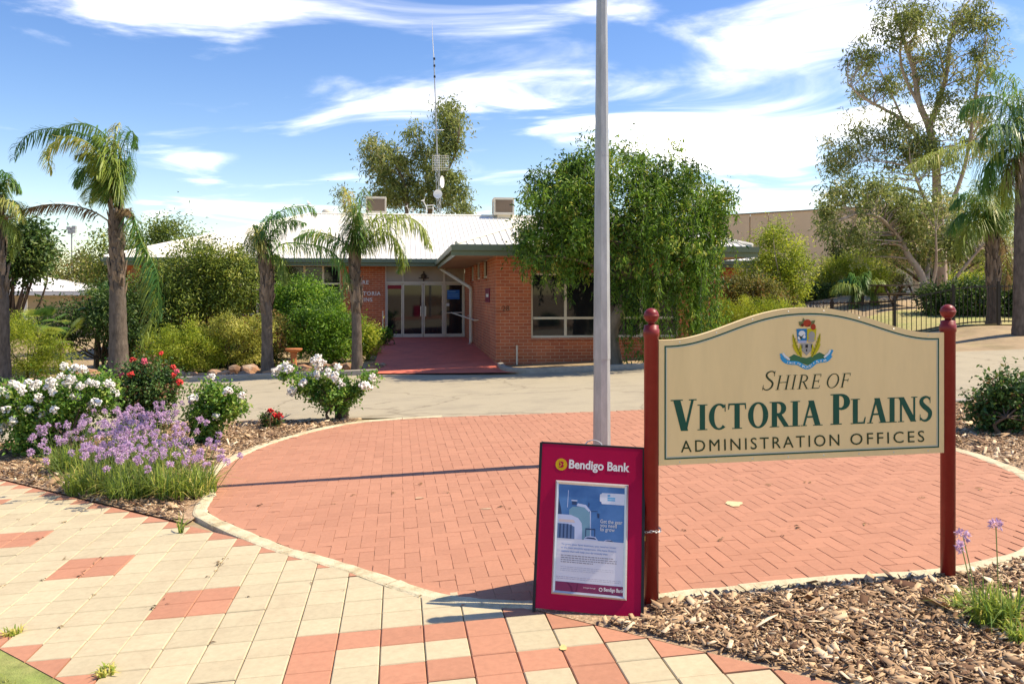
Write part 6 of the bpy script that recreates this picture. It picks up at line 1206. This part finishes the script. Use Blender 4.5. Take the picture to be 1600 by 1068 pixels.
def build_garlic():
    for i, (px, py, rad, n, H, nf, lab) in enumerate((
        (150, 765, .42, 560, .34, 34, 'front left clump of lilac flowered garlic by the paved path'), (215, 772, .40, 560, .34, 36, 'middle front clump of lilac flowered garlic by the paved path'), (290, 772, .42, 620, .35, 34, 'right hand clump of lilac flowered garlic touching the plaza kerb'), (110, 735, .32, 360, .34, 24, 'darker clump of lilac flowered garlic below the large white rose'),
        (175, 735, .42, 460, .34, 44, 'rear middle clump of lilac flowered garlic behind the front ones'), (250, 735, .40, 460, .34, 40, 'rear right clump of lilac flowered garlic'), (215, 705, .40, 400, .34, 46, 'rearmost clump of lilac flowered garlic in front of the coral roses'))):
        garlic(lab, gp(px, py), rad, n, H, nf, 70 + i, (.34, .52) if i > 3 else (.30, .44), .12 if i in (0, 2) else 0)
    garlic('small green garlic clump with three thin lilac stalks at lower right', gp(1555, 975), .16, 260, .22, 3, 80, (.36, .44), .05); garlic('pale seedling tuft at the right edge below the small garlic clump', gp(1592, 1005), .08, 60, .12, 0, 81, yellow=.2); garlic('thin weedy tuft left of the small garlic clump', gp(1497, 950), .06, 36, .10, 0, 82, yellow=.1)
    garlic('single grass weed growing at the path edge near the plaza', gp(283, 832), .03, 16, .16, 0, 83); garlic('dry little weed in the paver joints by the lawn', gp(165, 1052), .07, 60, .05, 0, 84, yellow=.4); garlic('dry grass tuft in the joint beside the lawn corner', gp(20, 990), .07, 50, .05, 0, 85, yellow=.4)
build_garlic()
def near_grass():
    r = np.random.default_rng(90); P = []
    poly = [Vector(tg(*p)) for p in ((-3, -2), (5.2, -10.2), (4, -13), (-6, -6))]
    while len(P) < 9000:
        i, j = r.uniform(-1, 7), r.uniform(-13, -3)
        if i + j < -4.9 + r.normal(0, .08) : P.append(tg(i, j))
    P = np.array(P); P = np.column_stack([P, g(P[:, 0], P[:, 1])]); k = len(P); V, Fq = blades(P, r.uniform(.012, .035, k), np.clip(r.normal(.7, .3, k), 0, 1.5), .004, r); np_mesh('lawn_blades', V, Fq, L_grass, None, 'stuff', np.tile(np.clip(r.normal(.5, .25, k), 0, 1), 3))
near_grass()
def rock_mesh(seed):
    bm = bmesh.new(); bmesh.ops.create_icosphere(bm, subdivisions=2, radius=1); r = random.Random(seed); o = Vector((r.uniform(0, 99), r.uniform(0, 99), 0))
    for v in bm.verts: v.co *= 1 + .32 * mnoise.noise(v.co * 1.1 + o) + .10 * mnoise.noise(v.co * 3 + o)
    me = bpy.data.meshes.new('garden_rock'); bm.to_mesh(me); bm.free(); me.materials.append(m_rock); return me
def rocks():
    ms = [rock_mesh(i) for i in range(6)]; r = random.Random(5)
    lst = [(x, y, s) for x, y, s in ((262, 584, 11), (282, 588, 12), (300, 590, 10), (316, 592, 9), (335, 585, 12), (352, 592, 11), (368, 578, 15), (392, 580, 16), (408, 590, 9), (432, 588, 13), (452, 586, 14), (474, 586, 15), (492, 586, 9), (512, 588, 10), (530, 584, 12), (545, 583, 12), (578, 588, 9), (592, 582, 9), (598, 575, 8), (582, 572, 9), (110, 590, 11), (128, 592, 10), (146, 590, 12), (160, 585, 9), (100, 568, 9), (120, 572, 13), (140, 570, 16), (70, 596, 10), (50, 600, 11), (525, 560, 8), (508, 561, 9), (490, 562, 9), (380, 596, 10), (420, 596, 10), (362, 598, 8))]
    for i, (px, py, s) in enumerate(lst):
        o = link(bpy.data.objects.new('garden_rock', ms[i % 6])); p = gp(px, py + 4) if py < 592 else gp(px, py); p = on(px, min(max(20.62 + (594 - py) * .06, 20.55), 22.4)); k = s * p.y / F; o.location = p + Vector((0, 0, k * .35)); o.scale = (k * 1.15, k * .9, k * r.uniform(.6, .8)); o.rotation_euler = (r.uniform(-.2, .2), r.uniform(-.2, .2), r.uniform(0, 6))
        tag(o, 'rough brown rock among the stones edging the garden bed', 'rock', 'rocks edging the garden bed')
    p = on(459, 22.9); R = empty('bird_bath', p, .2, 'terracotta pedestal bird bath between the short palm and the green shrub', 'bird bath'); k = 22.9 / F
    b = MB(); b.lathe([(.13, 0), (.14, .04), (.09, .08), (.075, .25), (.085, .40), (.11, .44)], n=14); b.build('pedestal', m_terra, R, True); b = MB(); b.lathe([(.10, .44), (.21, .48), (.24, .53), (.23, .55), (.18, .51), (0, .50)], n=18); b.build('bowl', m_terra, R, True)
    # fan leaved plants in the left garden
    for j, (px, py, Y, n, lab) in enumerate(((60, 510, 24.2, 20, 'spiky fan leaved palm in the left garden, the taller one'), (95, 535, 23.4, 14, 'low yellowish fan leaved palm in front of the taller fan palm'), (150, 475, 26.5, 16, 'drooping fan leaved palm above the shady hollow'))):
        base = on(px, Y); R = empty('fan_palm', base, 0, lab, 'palm', 'fan palms in the left garden'); r2 = random.Random(j + 40); c = at(px, py, Y) - base; st = MB(); st.tube([(0, 0, -.1), c * .6 + Vector((.05, 0, 0)), c], [.09, .07, .06], 7); st.build('trunk', m_boot, R)
        for i in range(n):
            a = r2.uniform(0, 6.28); e = r2.uniform(-.3, 1.1); d = Vector((math.cos(a) * math.cos(e), math.sin(a) * math.cos(e), math.sin(e))); tip = c + d * r2.uniform(.35, .6); s = d.cross(Vector((0, 0, 1))).normalized(); f = MB(); f.mi = 0; vs, ts = [], []
            f.tube([c, tip], .008, 3, False); nb = 15; R2 = r2.uniform(.38, .55)
            for k in range(nb):
                an = -1.35 + 2.7 * k / (nb - 1); dd = (d * math.cos(an) + s * math.sin(an)).normalized(); sw = dd.cross(d.cross(s)).normalized() * .022; ll = R2 * (.75 + .25 * math.cos(an)); m1 = tip + dd * ll * .5; e1 = tip + dd * ll + Vector((0, 0, -.12 * ll / .5)); f.add([tip, m1 - sw, e1, m1 + sw], [(0, 1, 2, 3)])
            vv = np.array(f.v); quads = np.array([q for q in f.f if len(q) == 4]); np_mesh('leaf_fan', vv, quads, L_palmy if j == 1 or i % 3 == 0 else L_palm, R, None, np.clip(np.full(len(quads), r2.gauss(.5, .2)), 0, 1))
rocks()
def litter():
    r = random.Random(3)
    me = []
    for c in ((.14, .08, .04), (.09, .06, .03), (.30, .20, .09), (.20, .13, .06), (.12, .09, .05), (.26, .15, .06)):
        b = MB()
        for k in range(r.randint(1, 4)): a = r.uniform(0, 6.28); d = Vector((math.cos(a), math.sin(a), 0)); s = Vector((-d.y, d.x, 0)); l = r.uniform(.010, .034); w = r.uniform(.002, .007); o = Vector((r.uniform(-.02, .02), r.uniform(-.01, .01), .002)); b.add([o, o + d * l * .5 + s * w + Vector((0, 0, .004)), o + d * l, o + d * l * .5 - s * w + Vector((0, 0, .003))], [(0, 1, 2, 3)])
        me.append(b.mesh('leaf_scrap', M('dry_leaf', c)))
    # scraps caught in the paver joints and on the bricks
    for n in range(75):
        i, j = r.randint(-6, 14), r.randint(-8, 8)
        if not -4 < i + j < 7: continue
        ax = r.random() < .7; x, y = tg(i + (0 if ax else r.random()), j + (r.random() if ax else 0)); o = link(bpy.data.objects.new('leaf_scrap', me[n % 6])); o.location = (x, y, float(g(x, y)) + .002); o.rotation_euler = (0, -.04, r.uniform(0, 6)); q = r.uniform(.6, 1.4); o.scale = (q, q, q); tag(o, 'dry leaf scrap lying on the cream pavers', 'leaf litter', 'leaf scraps on the footpath')
    for px, py in ((385, 787), (407, 789), (610, 770), (548, 773), (662, 757), (520, 788), (780, 793), (800, 795), (1150, 750), (1202, 758), (1262, 755), (1288, 780), (1245, 823), (1222, 836), (1352, 820), (1205, 830), (1440, 778), (1065, 828), (700, 770), (430, 800), (1125, 845), (1532, 765), (1500, 756), (1580, 770)):
        p = gp(px, py); o = link(bpy.data.objects.new('leaf_scrap', me[r.randint(0, 5)])); o.location = p + Vector((0, 0, .003)); o.rotation_euler = (0, -.04, r.uniform(0, 6)); q = r.uniform(.8, 1.8); o.scale = (q, q, q); tag(o, 'dry leaf scrap lying on the red brick plaza', 'leaf litter', 'leaf scraps on the plaza')
litter()

def spills():                               # pale sand on the bricks and a yellow paint splash on the pavers
    for px, py, rx, ry, col, nm, seed in ((1147, 787, .06, .075, (.62, .50, .28), 'sand_patch', 1), (655, 778, .035, .03, (.50, .31, .19), 'sand_patch', 2), (880, 1012, .016, .03, (.62, .48, .20), 'paint_splash', 3), (1490, 890, .10, .05, (.50, .40, .24), 'sand_patch', 4), (760, 795, .04, .015, (.52, .36, .23), 'sand_patch', 5)):
        c = gp(px, py); r = random.Random(seed); n = 22; P = []
        for k in range(n): a = 6.283 * k / n; q = 1 + r.uniform(-.10, .10) + .12 * math.sin(3 * a + seed); P.append((c.x + rx * q * math.cos(a), c.y + ry * q * math.sin(a)))
        b = MB(); b.add([(x, y, float(g(x, y)) + .0045) for x, y in P], [tuple(range(n))]); tag(b.build(nm, M(nm + str(seed), col, var=.15, scale=50)), kind='structure')
spills()
